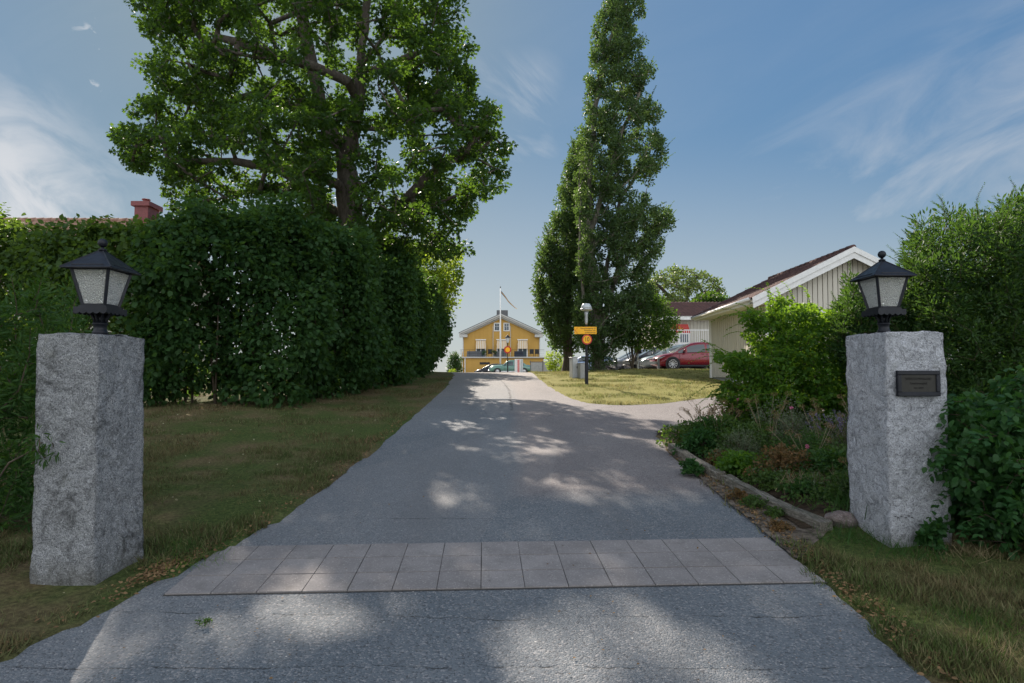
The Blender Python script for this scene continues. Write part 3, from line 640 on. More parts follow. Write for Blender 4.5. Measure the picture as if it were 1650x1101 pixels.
# ------------------------------------------------------------------ poplars
p1 = [(985,-15),(1015,-30),(1037,-5),(1035,25),(1018,40),(1035,68),(1020,85),(1032,95),(1057,112),(1043,130),(1028,150),(1050,165),(1068,182),(1045,205),(1065,225),(1073,265),(1050,285),(1038,310),(1045,335),(1080,340),(1083,365),(1060,410),(1048,440),(1050,480),(1035,520),(1015,545),(995,560),(965,575),(942,560),(930,540),(927,480),(930,430),(936,380),(931,340),(929,300),(934,260),(932,222),(940,200),(946,160),(948,120),(956,80),(960,45),(972,10)]
C = crown_points(p1, 29, 1.9, 1700, .27, [(962,120,9,14),(1005,195,12,20),(1030,300,14,16),(985,60,7,14),(1018,255,12,12),(962,165,8,14),(1040,200,10,7),(990,140,8,14),(1055,250,8,8),(1015,115,8,8),(960,330,8,20),(1000,270,8,12),(1060,310,9,9),(1030,380,10,10),(1018,30,6,6),(975,240,7,14)], power=.8, gap=(1.1, -.12))
b1 = Vector((4.05, 29, T1(4.05, 29)))
make_tree('poplar_tree', 'tall wind-swept poplar with leaning tip, the nearer of the two by the car park', 'tree',
          [[b1, A_(962,560,29), A_(957,480,29), A_(950,380,29), A_(950,280,29), A_(958,190,29), A_(968,110,29), A_(992,40,29), A_(1015,-15,29)],
           [A_(962,540,29), A_(985,470,29.5), A_(1005,400,29.6), A_(1035,340,29.5)], [A_(950,380,29), A_(975,300,28.6), A_(1000,220,28.5), A_(1040,130,28.6)],
           [A_(962,570,29), A_(940,500,28.6), A_(935,400,28.4), A_(934,280,28.6)], [A_(962,520,29), A_(980,420,30), A_(1000,320,30.2), A_(1050,240,30)]],
          C, .25, 84, .115, L['poplar'], M['bark_pale'], TQ, 1.3, .25, 'poplars by the car park', .7, .009, flat=1.15, droop=.1, up=.3, rnd=1., shoots=(240, .65, 1.2, .2, 12))
p2 = [(930,218),(916,255),(906,300),(900,340),(882,372),(872,410),(862,455),(870,478),(863,500),(876,522),(888,545),(900,562),(925,568),(945,540),(952,400),(948,280),(940,228)]
C = crown_points(p2, 33, 1.9, 900, .28, [], .8, gap=(1.1, -.2))
b2 = Vector((2.95, 33, T1(2.95, 33)))
make_tree('poplar_tree', 'shorter dark poplar standing behind the leaning one, nearer the road', 'tree',
          [[b2, A_(914,560,33), A_(915,480,33), A_(918,400,33), A_(925,310,33), A_(932,235,33)], [A_(914,540,33), A_(890,480,32.6), A_(885,400,32.5)]],
          C, .33, 90, .13, L['poplar'], M['bark'], TQ, 1.2, .26, 'poplars by the car park', .7, .009, flat=1.15, droop=.1, up=.3, rnd=1., shoots=(240, .65, 1.2, .2, 12))
# suckers round the poplar's foot, shrub by the fence, small tree before the cars
def bush(name, label, cat, poly, Y0, depth, n, dmin, cr, per, ls, lm, tmpl=TO, group=None, foot=None, stems=5, upb=.6, holes=(), srad=.02, spray=None, **kw):
    C = crown_points(poly, Y0, depth, n, dmin, holes, .75)
    cx = C[:, 0].mean() if foot is None else foot[0]; cy = Y0 if foot is None else foot[1]
    b0 = Vector((cx, cy, T1(cx, cy)-.02)); sp = (C[:, 0].max()-C[:, 0].min())*.22; h = C[:, 2].max()-b0.z
    C = C[C[:, 2] > Tz(C[:, 0], C[:, 1])+.03]
    sk = [[b0, b0+Vector((0, 0, h*.35))]]
    for k in range(stems):
        a = rng.uniform(-1, 1); sk.append([b0+Vector((0, 0, .02)), b0+Vector((a*sp*.5, rng.uniform(-.3, .3)*depth, h*.25)), b0+Vector((a*sp, rng.uniform(-.5, .5)*depth, h*.5))])
    e = empty(name, b0, 0, label, cat, group)
    B, par, rad = grow(sk, C, upb, .35, .12, .003, trunk_r=srad)
    branch_mesh('stem', B, par, rad, M['twig'], e, 5)
    leaf_cloud('foliage', C, cr*rng.uniform(.7, 1.3, len(C)), per, ls, lm, e, tmpl, **kw)
    if spray: sprays(b0, C, spray[0], spray[1], ls*spray[2], lm, tmpl, e, *spray[3:])
    return e
bush('bushy_tree', 'bushy green tree in front of the parked cars, right of the poplars', 'tree', [(985,545),(990,520),(1010,490),(1045,470),(1075,490),(1092,515),(1090,540),(1075,556),(1040,560),(990,556)], 29.6, 1.2, 420, .25, .33, 60, .11, L['maple'], TQ, foot=(5.8, 29.6), srad=.08)
bush('sapling_shrub', 'light green shrub between the grey fence and the dark poplar trunk', 'shrub', [(884,598),(882,575),(893,560),(905,572),(912,590),(908,600)], 36, .5, 60, .16, .2, 40, .1, L['lime'], TQ, srad=.02)
bush('basal_suckers', 'leafy suckers at the foot of the nearer poplar', 'shrub', [(950,600),(940,570),(955,550),(985,560),(990,585),(978,602)], 28.6, .5, 90, .16, .2, 40, .09, L['poplar'], TQ, srad=.02)
# airy tree far behind
Cf = crown_points([(1035,485),(1045,445),(1085,433),(1125,440),(1158,452),(1168,475),(1160,492),(1120,480),(1100,500),(1050,505)], 62, 3.5, 300, .55, [(1120,480,22,9),(1070,470,12,8)])
make_tree('deciduous_tree', 'airy round-topped tree behind the red tiled building', 'tree', [[(17,62,1.9), A_(1100,520,62), A_(1105,490,62), A_(1110,465,62)], [A_(1102,505,62), A_(1070,470,62), A_(1055,455,62)], [A_(1105,495,62), A_(1140,465,62)]], Cf, .5, 36, .26, L['far'], M['bark'], TQ, .3, .3, seglen=1.2, rmin=.02)
Cf = crown_points([(1108,500),(1125,478),(1150,472),(1172,482),(1180,505),(1110,508)], 56, 2, 140, .45)
make_tree('deciduous_tree', 'dense dark green tree just above the ridge of the red tiled building', 'tree', [[(18,56,1.9), A_(1142,520,56), A_(1142,495,56)]], Cf, .5, 60, .24, L['maple'], M['bark'], TQ, .3, .25, seglen=1.2, rmin=.02)
# conifer and clipped ball by the yellow house
bush('cypress_bush', 'dark conifer bush left of the yellow house', 'shrub', [(722,600),(724,580),(730,570),(738,574),(743,590),(743,602)], 68, .7, 120, .28, .34, 60, .16, L['yew'], TQ, srad=.06)
bush('clipped_ball_shrub', 'low round pale shrub at the roadside below the conifer', 'shrub', [(722,602),(724,597),(730,596),(735,598),(736,603)], 58, .4, 40, .14, .18, 50, .08, L['lime'], TQ, srad=.03)

# ------------------------------------------------------------------ hedges
def hedge(name, label, path, thick, h, n, dmin, cr, per, ls, lm, top_j=.8, bulge=1.1, lobe=.75, tmpl=TO, cat='hedge', nstem=60, nshoot=220):
    """path: (x,y) of the front foot; thickness goes to the left of the walking direction"""
    P_ = [Vector((a, b)) for a, b in path]; seg = [(P_[i+1]-P_[i]).length for i in range(len(P_)-1)]; tot = sum(seg); pts = []; foot = []
    def along(s_):
        for i, L_ in enumerate(seg):
            if s_ <= L_ or i == len(seg)-1:
                d = (P_[i+1]-P_[i]).normalized(); return P_[i]+d*s_, Vector((-d.y, d.x)), (i+s_/L_)
            s_ -= L_
    for k in range(n):
        s_ = rng.uniform(0, tot); q, nr, u = along(s_)
        hh = h(s_/tot)*(1+.05*noise.noise(Vector((s_*.8, 3, 0))))+.30*(abs(math.cos(s_*math.pi/3.1))-.6)+top_j*(noise.noise(Vector((s_*1.1, 9, 1)))+.7*noise.noise(Vector((s_*3.3, 9, 1))))
        r_ = rng.random()
        if r_ < .62: v = rng.random()**.85; t = rng.uniform(0, .35)+.35*max(0, v-.75)-lobe*(abs(math.cos(s_*math.pi/3.1+v*.6))-.55)*(1-abs(v-.45)*.9)-bulge*(.8*noise.noise(Vector((s_*.55, v*1.2, 4)))+.45*noise.noise(Vector((s_*1.5, v*3.5, 7))))+.15*(1-v)*(v < .15)
        elif r_ < .84: v = rng.uniform(.9, 1.0); t = rng.uniform(.2, thick)
        else: v = rng.random(); t = rng.uniform(.35, thick)
        w_ = q+nr*t; z0 = T1(w_.x, w_.y); pts.append((w_.x, w_.y, z0+.15+v*(hh-.25)))
    C = thin(np.array(pts), dmin)
    q, nr, u = along(tot/2); b0 = Vector((q.x+nr.x*thick/2, q.y+nr.y*thick/2, T1(q.x, q.y))); e = empty(name, b0, 0, label, cat)
    sm_ = MB()
    for k in range(nstem):
        s_ = tot*(k+rng.random())/nstem; q, nr, u = along(s_); w_ = q+nr*rng.uniform(.4, thick*.8); z0 = T1(w_.x, w_.y)-.05; hh = h(s_/tot)
        for j in range(2):
            a = rng.uniform(-.5, .5, 4); sm_.tube([(w_.x, w_.y, z0), (w_.x+a[0]*.5, w_.y+a[1]*.4, z0+hh*.45), (w_.x+a[2], w_.y+a[3]*.6, z0+hh*.85)], .028, 5, .008)
    sm_.build('stem', M['twig'], e, world=True, smooth=True)
    leaf_cloud('foliage', C, cr*rng.uniform(.6, 1.4, len(C)), per, ls, lm, e, tmpl, flat=.85, droop=.55, up=.7, rnd=.8)
    Ct = C[C[:, 2] > np.array([T1(a, b) for a, b in C[:, :2]])+h(.3)-.75]; sprays(b0, Ct, nshoot, .5, ls*1.0, lm, tmpl, e, .9, .5, 7)
    return e
hedge('lilac_hedge', 'tall dark green lilac hedge running up the left side of the road', [(-7.6,12.4),(-5.2,13.0),(-3.95,14.6),(-3.6,18),(-3.55,24),(-4.0,30.5)],
      1.9, lambda u: 4.15+.12*math.sin(u*14)-.25*u, 6800, .155, .27, 36, .125, L['lilac'], nstem=70)
hedge('mixed_hedge', 'lighter green hedge left of the lilac in front of the tiled roof', [(-21,13.6),(-13,12.9),(-7.3,12.6)], 1.6, lambda u: 3.84, 4200, .17, .28, 34, .12, L['lilac2'], .35, nstem=40)
# ------------------------------------------------------------------ shrubs near the gate
bush('lance_leaf_shrub', 'green shrub with long narrow leaves behind the left granite pillar', 'shrub', [(-140,440),(0,500),(30,505),(62,478),(95,505),(112,470),(135,462),(142,500),(150,540),(120,560),(85,600),(70,760),(60,860),(20,890),(-140,900)], 5.6, .55, 420, .11, .13, 46, .085, L['lance'], TL, spray=(60, .35, 1.1, 1.2, .4, 14), stems=9, foot=(-5.0,5.6), flat=1.3, out=.9, droop=-.25, up=.2, holes=[(20,560,22,30)])
bush('lance_leaf_sprig', 'leafy sprig poking in front of the left granite pillar', 'shrub', [(48,712),(60,700),(85,704),(104,716),(92,740),(70,748),(50,730)], 4.28, .05, 40, .04, .05, 14, .06, L['lance'], TL, stems=2, foot=(-3.75,4.35), srad=.008, droop=.3)
bush('broad_leaf_shrub', 'dark shrub with drooping broad leaves right of the right granite pillar', 'shrub', [(1498,735),(1515,700),(1535,650),(1570,640),(1600,655),(1620,612),(1650,600),(1720,590),(1800,640),(1820,880),(1600,885),(1555,860),(1530,800),(1505,780)], 5.2, .75, 760, .11, .13, 34, .062, L['broad'], TO, spray=(70, .35, 1.2, .5, 1.5, 7), stems=9, foot=(4.6,5.25), flat=.6, droop=.9, up=.6)
bush('yew_bush', 'big dark yew rising behind the right granite pillar and lantern', 'shrub', [(1440,700),(1440,600),(1430,520),(1450,440),(1470,400),(1490,360),(1500,395),(1530,342),(1545,370),(1575,345),(1590,380),(1620,345),(1650,322),(1700,300),(1800,290),(1900,330),(1950,700)], 8.6, 1.5, 2400, .15, .17, 110, .07, L['yew'], TW, spray=(420, .45, .75, 1.0, .3, 22), stems=9, foot=(7.4,8.9), flat=1.1, out=1.2, droop=-.35, up=.2, upb=.5)
bush('yew_bush', 'small spiky yew between the bright shrub and the right lantern', 'shrub', [(1345,570),(1352,530),(1350,505),(1366,480),(1370,448),(1382,462),(1384,486),(1400,478),(1412,462),(1428,490),(1450,520),(1455,600),(1400,600)], 8.4, .5, 420, .11, .12, 90, .065, L['yew'], TW, spray=(110, .38, .75, 1.0, .3, 20), stems=6, foot=(4.85,8.6), flat=1.1, out=1.2, droop=-.35, up=.2, upb=.5)
bush('arching_shrub', 'bright green arching shrub in the bed in front of the cream garage', 'shrub', [(1168,690),(1172,650),(1160,640),(1175,610),(1172,585),(1152,578),(1165,570),(1195,575),(1218,565),(1208,540),(1200,505),(1212,500),(1235,520),(1245,490),(1262,478),(1275,500),(1300,492),(1320,505),(1345,500),(1372,500),(1400,540),(1430,600),(1430,720),(1200,715)], 9.3, 1.0, 1300, .12, .12, 62, .052, L['bright'], TO, spray=(230, .55, 1.05, .55, 1.1, 14), stems=14, foot=(4.5,9.4), flat=.6, droop=.25, up=.6, out=1.1, upb=.5)

# ------------------------------------------------------------------ granite pillars
def pillar(name, label, N3, s, yw, H, gm, seed, amp, lean=(0, 0)):
    """N3: near bottom corner, box goes back and to the sides. local x to the right, y away"""
    n1 = 26; nh = 86; V = []; Fq = []
    c, sn = math.cos(yw), math.sin(yw)
    e = empty(name, N3, 0, label, 'gate pillar', 'granite gate pillars')
    ex = Vector((c, sn, 0))
    ey = Vector((-sn, c, 0))
    def add(fn, na, nb):
        o0 = len(V)
        for a in range(na+1):
            for b in range(nb+1): V.append(fn(a/na, b/nb))
        for a in range(na):
            for b in range(nb): i = o0+a*(nb+1)+b; Fq.append((i, i+nb+1, i+nb+2, i+1))
    sx0, sx1 = (0, 1) if gm is M['granite_light'] else (-1, 0)
    X0, X1 = sx0*s, sx1*s; zb = -.12
    add(lambda a, b: (X0+(X1-X0)*a, 0, zb+(H-zb)*b), n1, nh); add(lambda a, b: (X1, s*a, zb+(H-zb)*b), n1, nh)
    add(lambda a, b: (X1+(X0-X1)*a, s, zb+(H-zb)*b), n1, nh); add(lambda a, b: (X0, s-s*a, zb+(H-zb)*b), n1, nh)
    add(lambda a, b: (X0+(X1-X0)*a, s*b, H), n1, n1)
    out = []; cx = (X0+X1)/2
    for x, y, z in V:
        p = Vector((x+seed, y, z)); 
        d = noise.noise_vector(p*3)*1.0+noise.noise_vector(p*8)*.8+noise.noise_vector(p*19)*.45+noise.noise_vector(p*42)*.28
        t = 1+.03*(1-max(0, z)/H)                        # slightly wider at the foot
        top = max(0, (z-(H-.12))/.12); rr = math.hypot((x-cx)/s*2, (y-s/2)/s*2)
        zz_ = z-top*(.022*max(0, rr-.7)**1.5+.008*noise.noise(p*5))
        q = Vector((cx+(x-cx)*t, s/2+(y-s/2)*t, zz_))+d*amp
        out.append(ex*q.x+ey*q.y+Vector((q.x*0+lean[0]*z, lean[1]*z, q.z)))
    me = np_mesh('stone_block', np.array([tuple(v) for v in out]), [np.array(Fq)], gm, e, smooth=True, world=False)
    bm = bmesh.new(); bm.from_mesh(me.data); bmesh.ops.remove_doubles(bm, verts=bm.verts, dist=1e-4); bmesh.ops.recalc_face_normals(bm, faces=bm.faces)
    for ed in bm.edges:
        ed.smooth = True
    bm.to_mesh(me.data); bm.free()
    return e, ex, ey, (cx, s/2)
zl = T1(-2.83, 4.23); zr = T1(3.0, 4.93)
pl, exl, eyl, cl_ = pillar('gate_pillar', 'dark weathered granite gate pillar on the grass left of the road', Vector((-2.83, 4.23, zl)), .455, R(-6), 1.72, M['granite'], 0, .011, (-.012, .0))
# the left pillar shows its left face frontal and its right face receding: local x runs left from the near corner
pr, exr, eyr, cr_ = pillar('gate_pillar', 'pale granite gate pillar with a dark plaque right of the road', Vector((3.0, 4.93, zr)), .50, R(5.3), 1.73, M['granite_light'], 7, .013)
for i, dx in enumerate((.03, .055, .08, .12, .145, .17)):
    MB().lathe([(.009, 0), (.007, .004)], tuple(exr*dx-eyr*.012+Vector((0, 0, .26-.012*(i % 2)))), 10, None).build('drill_hole', M['bronze2'], pr)
# plaque on the right pillar
pq = empty('plaque', Vector(pr.location)+exr*.25-eyr*.02+Vector((0, 0, 1.31)), R(5.3), 'dark bronze plaque with faint raised letters on the pale pillar', 'plaque')
fr = MB(); wq, hq, b_ = .365, .205, .034
for c_, d_ in (((0, 0, hq/2-b_/2), (wq, .03, b_)), ((0, 0, -hq/2+b_/2), (wq, .03, b_)), ((-wq/2+b_/2, 0, 0), (b_, .03, hq-2*b_-.0005)), ((wq/2-b_/2, 0, 0), (b_, .03, hq-2*b_-.0005))): fr.box(c_, d_)
fr.build('frame', M['black'], pq, bevel=.004)
MB().box((0, .004, 0), (wq-2*b_, .018, hq-2*b_)).build('plate', M['bronze'], pq)
for txt, z_, s_ in (('WALLBOSTRAND', .036, .028), ('Konferensgård', 0, .024), ('est. 1884', -.036, .022)):
    text(txt, s_, M['bronze2'], pq, Matrix.Translation((0, -.0055, z_)) @ Matrix.Rotation(R(90), 4, 'X'), .002, 'CENTER')

# ------------------------------------------------------------------ lanterns
def lantern(loc, rz, label):
    e = empty('gate_lantern', loc, rz, label, 'lantern', 'lanterns on the gate pillars')
    def sq(h, z): return [(-h, -h, z), (h, -h, z), (h, h, z), (-h, h, z)]
    MB().lathe([(.15, 0), (.15, .006), (.05, .010), (.05, .012)], n=28).build('base_plate', M['black'], e, smooth=False)
    MB().lathe([(.044, .01), (.05, .015), (.05, .03), (.042, .038), (.041, .075), (.05, .082), (.05, .09), (.04, .095)], n=24).build('collar', M['black'], e, smooth=True)
    br = MB()
    for k in range(8):
        a = k*math.pi/4; p = [(math.cos(a)*r_, math.sin(a)*r_, z_) for r_, z_ in ((.036, .085), (.040, .12), (.06, .155), (.088, .168))]
        br.tube(p, .0085, 6)
    br.lathe([(.030, .085), (.03, .16)], n=16).build('bracket', M['black'], e, smooth=True)
    sk = MB(); sk.box((0, 0, .185), (.235, .235, .030)); sk.box((0, 0, .205), (.19, .19, .018))
    for k in range(4):                                    # scalloped apron
        Mk = Matrix.Rotation(k*math.pi/2, 4, 'Z'); n_ = 5; wv = .235
        pts = [(-wv/2, .170)]
        for i in range(n_*6+1):
            t = i/(n_*6); pts.append((-wv/2+wv*t, .163-.013*abs(math.sin(t*n_*math.pi))))
        pts.append((wv/2, .170)); sk.prism(pts, -.1195, -.1135, 'Y', Mk)
    sk.build('tray', M['black'], e)
    zb, zt, hb, ht = .214, .472, .078, .130
    f = MB()
    for sx_, sy_ in ((-1, -1), (1, -1), (1, 1), (-1, 1)): f.bar((sx_*hb, sy_*hb, zb), (sx_*ht, sy_*ht, zt), .02, .02, (sx_, -sy_, 0))
    for k in range(4):
        Mk = Matrix.Rotation(k*math.pi/2, 4, 'Z')
        f.box((0, -hb, zb+.006), (2*hb-.021, .012, .012), M=Mk); f.box((0, -ht, zt-.006), (2*ht-.021, .012, .012), M=Mk)
    f.build('frame', M['black'], e, bevel=.002)
    for k in range(4):
        Mk = Matrix.Rotation(k*math.pi/2, 4, 'Z'); g = MB(); i_ = .008
        g.bm.faces.new(g._v([(-hb+i_, -hb+.002, zb+.01), (hb-i_, -hb+.002, zb+.01), (ht-i_, -ht+.002, zt-.01), (-ht+i_, -ht+.002, zt-.01)], Mk))
        g.build('glass_pane', M['rglass'], e)
    MB().lathe([(.012, .214), (.014, .26), (.03, .285), (.034, .31), (.025, .338), (.008, .35)], n=16).build('bulb', M['bulb'], e, smooth=True)
    r_ = MB(); H_ = .178; zr_ = .467
    r_.poly(sq(H_, zr_)[::-1]); lo = sq(H_, zr_+.006); hi = sq(.014, zr_+.150)
    for k in range(4):
        j = (k+1) % 4; r_.poly([sq(H_, zr_)[k], sq(H_, zr_)[j], lo[j], lo[k]]); r_.poly([lo[k], lo[j], hi[j], hi[k]])
    for k in range(4): r_.tube([lo[k], hi[k]], .0045, 6)
    for k in range(4):
        Mk = Matrix.Rotation(k*math.pi/2, 4, 'Z'); r_.box((0, -H_+.024, zr_+.0255), (.22, .012, .006), M=Mk)
    r_.build('roof', M['black'], e)
    fin = MB().lathe([(.02, .615), (.026, .622), (.026, .629), (.012, .635), (.010, .647)]+[(.032*math.sin(a), .675-.032*math.cos(a)) for a in np.linspace(.35, math.pi-.02, 10)], n=20)
    fin.build('ball_finial', M['black'], e, smooth=True); return e
lantern(Vector((-2.97, 4.43, zl+1.712)), R(.5), 'black lantern with rippled glass on top of the dark left pillar')
lantern(Vector((3.13, 5.17, zr+1.722)), R(1.5), 'black lantern with clearer glass on top of the pillar bearing the plaque')

# ------------------------------------------------------------------ timber edging and stone
def beam(path, label, wd, ht, seed):
    e = MB(); P_ = []
    for i in range(len(path)-1):
        for t in np.linspace(0, 1, 14, endpoint=i == len(path)-2): P_.append(Vector(path[i]).lerp(Vector(path[i+1]), t))
    rings = []
    sec = [(-.5, 0), (-.5, .5), (-.49, .95), (-.46, 1.0), (-.2, .99), (.05, .97), (.3, 1.0), (.47, 1.0), (.5, .94), (.5, .45), (.5, 0)]
    for i, p in enumerate(P_):
        d = (P_[min(i+1, len(P_)-1)]-P_[max(0, i-1)]).normalized(); n_ = Vector((d.y, -d.x)); z0 = T1(p.x-.2, p.y)-.015
        ring = []
        for a, b in sec:
            k = noise.noise_vector(Vector((p.x*5+a*3, p.y*5, b*4+seed)))*.010+noise.noise_vector(Vector((a*9, p.y*2, b*9+seed)))*.006
            ring.append(e.bm.verts.new((p.x+n_.x*a*wd*-1+k.x, p.y+n_.y*a*wd*-1+k.y, z0+b*ht+k.z)))
        rings.append(ring)
    for a, b in zip(rings, rings[1:]):
        for k in range(len(sec)-1): e.bm.faces.new([a[k], a[k+1], b[k+1], b[k]])
    e.bm.faces.new(rings[0]); e.bm.faces.new(rings[-1][::-1])
    c0 = path[0]; root = empty('timber_edging', Vector((c0[0], c0[1], T1(*c0))), 0, label, 'edging', 'timbers edging the flower bed')
    e.build('timber', M['timber'], root, world=True)
beam([(2.66, 5.27), (2.50, 6.0), (2.395, 6.95)], 'weathered grey timber edging the bed nearest the right pillar', .12, .125, 1)
beam([(2.375, 7.03), (2.30, 7.8), (2.27, 8.8)], 'weathered timber edging the bed farther up beyond the sawn gap', .11, .13, 5)
st = bpy.data.meshes.new('boulder'); bm = bmesh.new(); bmesh.ops.create_icosphere(bm, subdivisions=4, radius=1)
for v in bm.verts:
    k = noise.noise(v.co*1.3)*.25+noise.noise(v.co*4)*.07; v.co = Vector((v.co.x*.135, v.co.y*.10, v.co.z*.075))*(1+k)
bm.to_mesh(st); bm.free(); st.materials.append(M['stone']); st.polygons.foreach_set('use_smooth', np.ones(len(st.polygons), bool))
o = bpy.data.objects.new('boulder', st); COL.objects.link(o); o.location = (2.84, 5.36, T1(2.84, 5.36)+.05); tag(o, 'small pinkish boulder between the timber edging and the right pillar', 'boulder')

# ------------------------------------------------------------------ cream garage on the right
def tile_roof(name, ridge0, ridge1, down, length, mat, parent, pitch_w=.28, course=.36, amp=.025, n_per=8):
    """corrugated tile slope: ridge line ridge0->ridge1, going down along vector `down` (unit) for `length`"""
    a, b = Vector(ridge0), Vector(ridge1); ax = (b-a).normalized(); Lr = (b-a).length; dn = Vector(down).normalized(); nr = ax.cross(dn)
    if nr.z < 0: nr = -nr
    nu = int(Lr/pitch_w*n_per); us = np.linspace(0, Lr, nu); rows = int(length/course)+1; V = []; F = []
    for r in range(rows):
        for k, (t, lift) in enumerate(((r*course, .0), (min((r+1)*course, length), .022))):
            for u in us:
                ph = (u/pitch_w) % 1; h = amp*(math.sin(ph*2*math.pi)*.6+abs(math.sin(ph*math.pi))*.6)+lift
                p = a+ax*float(u)+dn*t+nr*(h+.01); V.append(tuple(p))
        o0 = r*2*nu; i = np.arange(nu-1); F.append(np.stack([o0+i, o0+i+1, o0+nu+i+1, o0+nu+i], 1))
        if r: F.append(np.stack([o0-nu+i, o0-nu+i+1, o0+i+1, o0+i], 1))
    return np_mesh(name, np.array(V), [np.concatenate(F)], mat, parent, smooth=False)
gx0, gy0, gy1 = 6.98, 16.8, 21.6; gz0 = T1(6.98, 18)-.05; ev = 3.74; rx = 9.22; rz_ = 5.10; gxr = rx*2-gx0
g = empty('garage', Vector((gx0, gy0, gz0)), 0, 'cream board-clad garage with brown tiled gable roof behind the right shrubs', 'garage')
slope = (rz_-ev)/(rx-(gx0-.5)); zr0 = ev+slope*.5
cl = MB(); zt = lambda x: (ev+.0+slope*(x-(gx0-.5)) if x < rx else rz_-slope*(x-rx))-.14
nb = 32; bw = (gxr-gx0)/nb
bk = MB(); bk.prism([(gx0+.02, 1.62), (gxr-.02, 1.62), (gxr-.02, zt(gxr)), (rx, zt(rx)), (gx0+.02, zt(gx0))], gy0+.02, gy1-.02, 'Y'); bk.build('wall', M['gap'], g, world=True)
for i in range(nb):                                        # wide boards over real recesses; gap shade also painted into the dark backing
    x0, x1 = gx0+i*bw+.010, gx0+(i+1)*bw-.012; cl.prism([(x0, 1.62), (x1, 1.62), (x1, zt(x1)), (x0, zt(x0))], gy0-.006, gy0+.018, 'Y')
ns = int((gy1-gy0)/.19)
for i in range(ns):
    y = gy0+.05+i*.19; cl.box((gx0+.006, y+.07, (1.62+zt(gx0))/2), (.03, .135, zt(gx0)-1.62))
cl.build('cladding', M['cream'], g, world=True)
cn = MB(); cn.box((gx0-.012, gy1-.05, (1.6+zt(gx0))/2), (.07, .13, zt(gx0)-1.6)); cn.build('corner_board', M['white'], g, world=True, bevel=.004); cn = MB(); cn.box((gx0+.02, gy0-.02, (1.6+zt(gx0))/2), (.13, .06, zt(gx0)-1.6))
cn.build('corner_board', M['white'], g, world=True, bevel=.004); MB().box((rx, gy0-.025, 3.42), (gxr-gx0-.3, .035, .07)).build('gable_rail', M['white'], g, world=True)
MB().box(((gx0+gxr)/2, (gy0+gy1)/2, 1.50), (gxr-gx0-.1, gy1-gy0-.1, .3)).build('plinth', M['grey'], g, world=True)
bg = MB(); fy = gy0-.33
def rake(mb, off_hi, wd, y0, y1, ext=0):
    for s_ in (-1, 1):
        xe = rx+s_*(rx-(gx0-.5)+ext); ze = ev-ext*slope
        mb.prism([(rx, rz_-off_hi), (xe, ze-off_hi), (xe, ze-off_hi-wd), (rx, rz_-off_hi-wd)], y0, y1, 'Y')
rake(bg, -.03, .29, fy, fy+.03); rake(bg, -.05, .15, fy-.028, fy-.002, .02); bg.build('bargeboard', M['white'], g, world=True)
sf = MB()
for s_ in (-1, 1):
    xe = rx+s_*(rx-(gx0-.5)); sf.prism([(rx, rz_-.02), (xe, ev-.02), (xe, ev-.09), (rx, rz_-.09)], fy+.032, gy1+.25, 'Y')
sf.box((gx0-.505, (fy+gy1+.25)/2+.1, ev-.05), (.03, gy1+.25-fy-.3, .15)); sf.box((gx0-.26, (gy0+gy1)/2, ev-.10), (.46, gy1-gy0, .02))
sf.build('eave', M['white'], g, world=True)
MB().tube([(gx0-.57, fy+.1, ev+.0), (gx0-.57, gy1+.25, ev-.03)], .05, 10).build('gutter', M['white'], g, world=True, smooth=True)
for s_ in (-1, 1):
    d_ = Vector((s_*(rx-(gx0-.55)), 0, ev-rz_-.02)); tile_roof('roof', (rx, fy+.03, rz_+.012), (rx, gy1+.28, rz_+.012), d_, d_.length, M['tiles_dark'], g, .22, .33, .028)
em = MB(); em.prism([(rx-.02, rz_+.05), (gx0-.60, ev+.03), (gx0-.60, ev-.02), (rx-.02, rz_-.0)], gy1+.285, gy1+.31, 'Y'); em.build('roof_edge', M['roofmetal'], g, world=True)
rc = MB()
for i in range(16): rc.tube([(rx, fy+i*.34, rz_+.04), (rx, fy+i*.34+.33, rz_+.055)], .07, 10)
rc.build('ridge_tile', M['tiles_dark'], g, world=True, smooth=True)

# ------------------------------------------------------------------ tiled house behind the hedge, left
h_ = empty('tiled_house', Vector((-22, 28, 1.9)), 0, 'house with weathered clay tile roof and red chimney showing above the left hedge', 'house')
xr_ = -15.0
rA = Vector((-34, 28.6, 8.98)); rB = Vector((xr_, 27.4, 8.58))
tile_roof('roof', rA, rB, (0, -1, -.52), 5.6, M['tiles'], h_, .30, .36, .035, 7)
tile_roof('roof', rA, rB, (0, 1, -.52), 5.6, M['tiles'], h_, .30, .36, .035, 7)
ridge = MB()
for i in range(48): a = rA.lerp(rB, i/48); b = rA.lerp(rB, (i+.98)/48); ridge.tube([a+Vector((0, 0, .04)), b+Vector((0, 0, .065))], .12, 8)
ridge.build('ridge_tile', M['tiles'], h_, world=True, smooth=True)
wl = MB(); wl.prism([(23.9, 1.8), (32.2, 1.8), (32.2, 7.0), (28, 8.35), (23.9, 7.0)], -33.6, -15.4, 'X'); wl.build('wall', M['cream'], h_, world=True)
for x in (-30, -26, -22, -18): MB().box((x, 23.88, 5.4), (1.3, .06, 1.3)).build('window', M['wglass'], h_, world=True)
cp = at(230, 352, 26.6); ch = MB(); ch.box((cp.x, 26.9, 8.38), (.60, .85, 1.5)); che = ch.build('chimney', M['redm'], h_, world=True, bevel=.01)
cc2 = MB(); cc2.box((cp.x, 26.9, 9.15), (.80, 1.06, .20)); cc2.lathe([(.12, 9.25), (.12, 9.43), (.17, 9.43), (.17, 9.47), (.02, 9.51)], (cp.x-.05, 26.9, 0), 14)
o = cc2.build('chimney_cap', M['redm'], che); o.location = -Vector(h_.location)
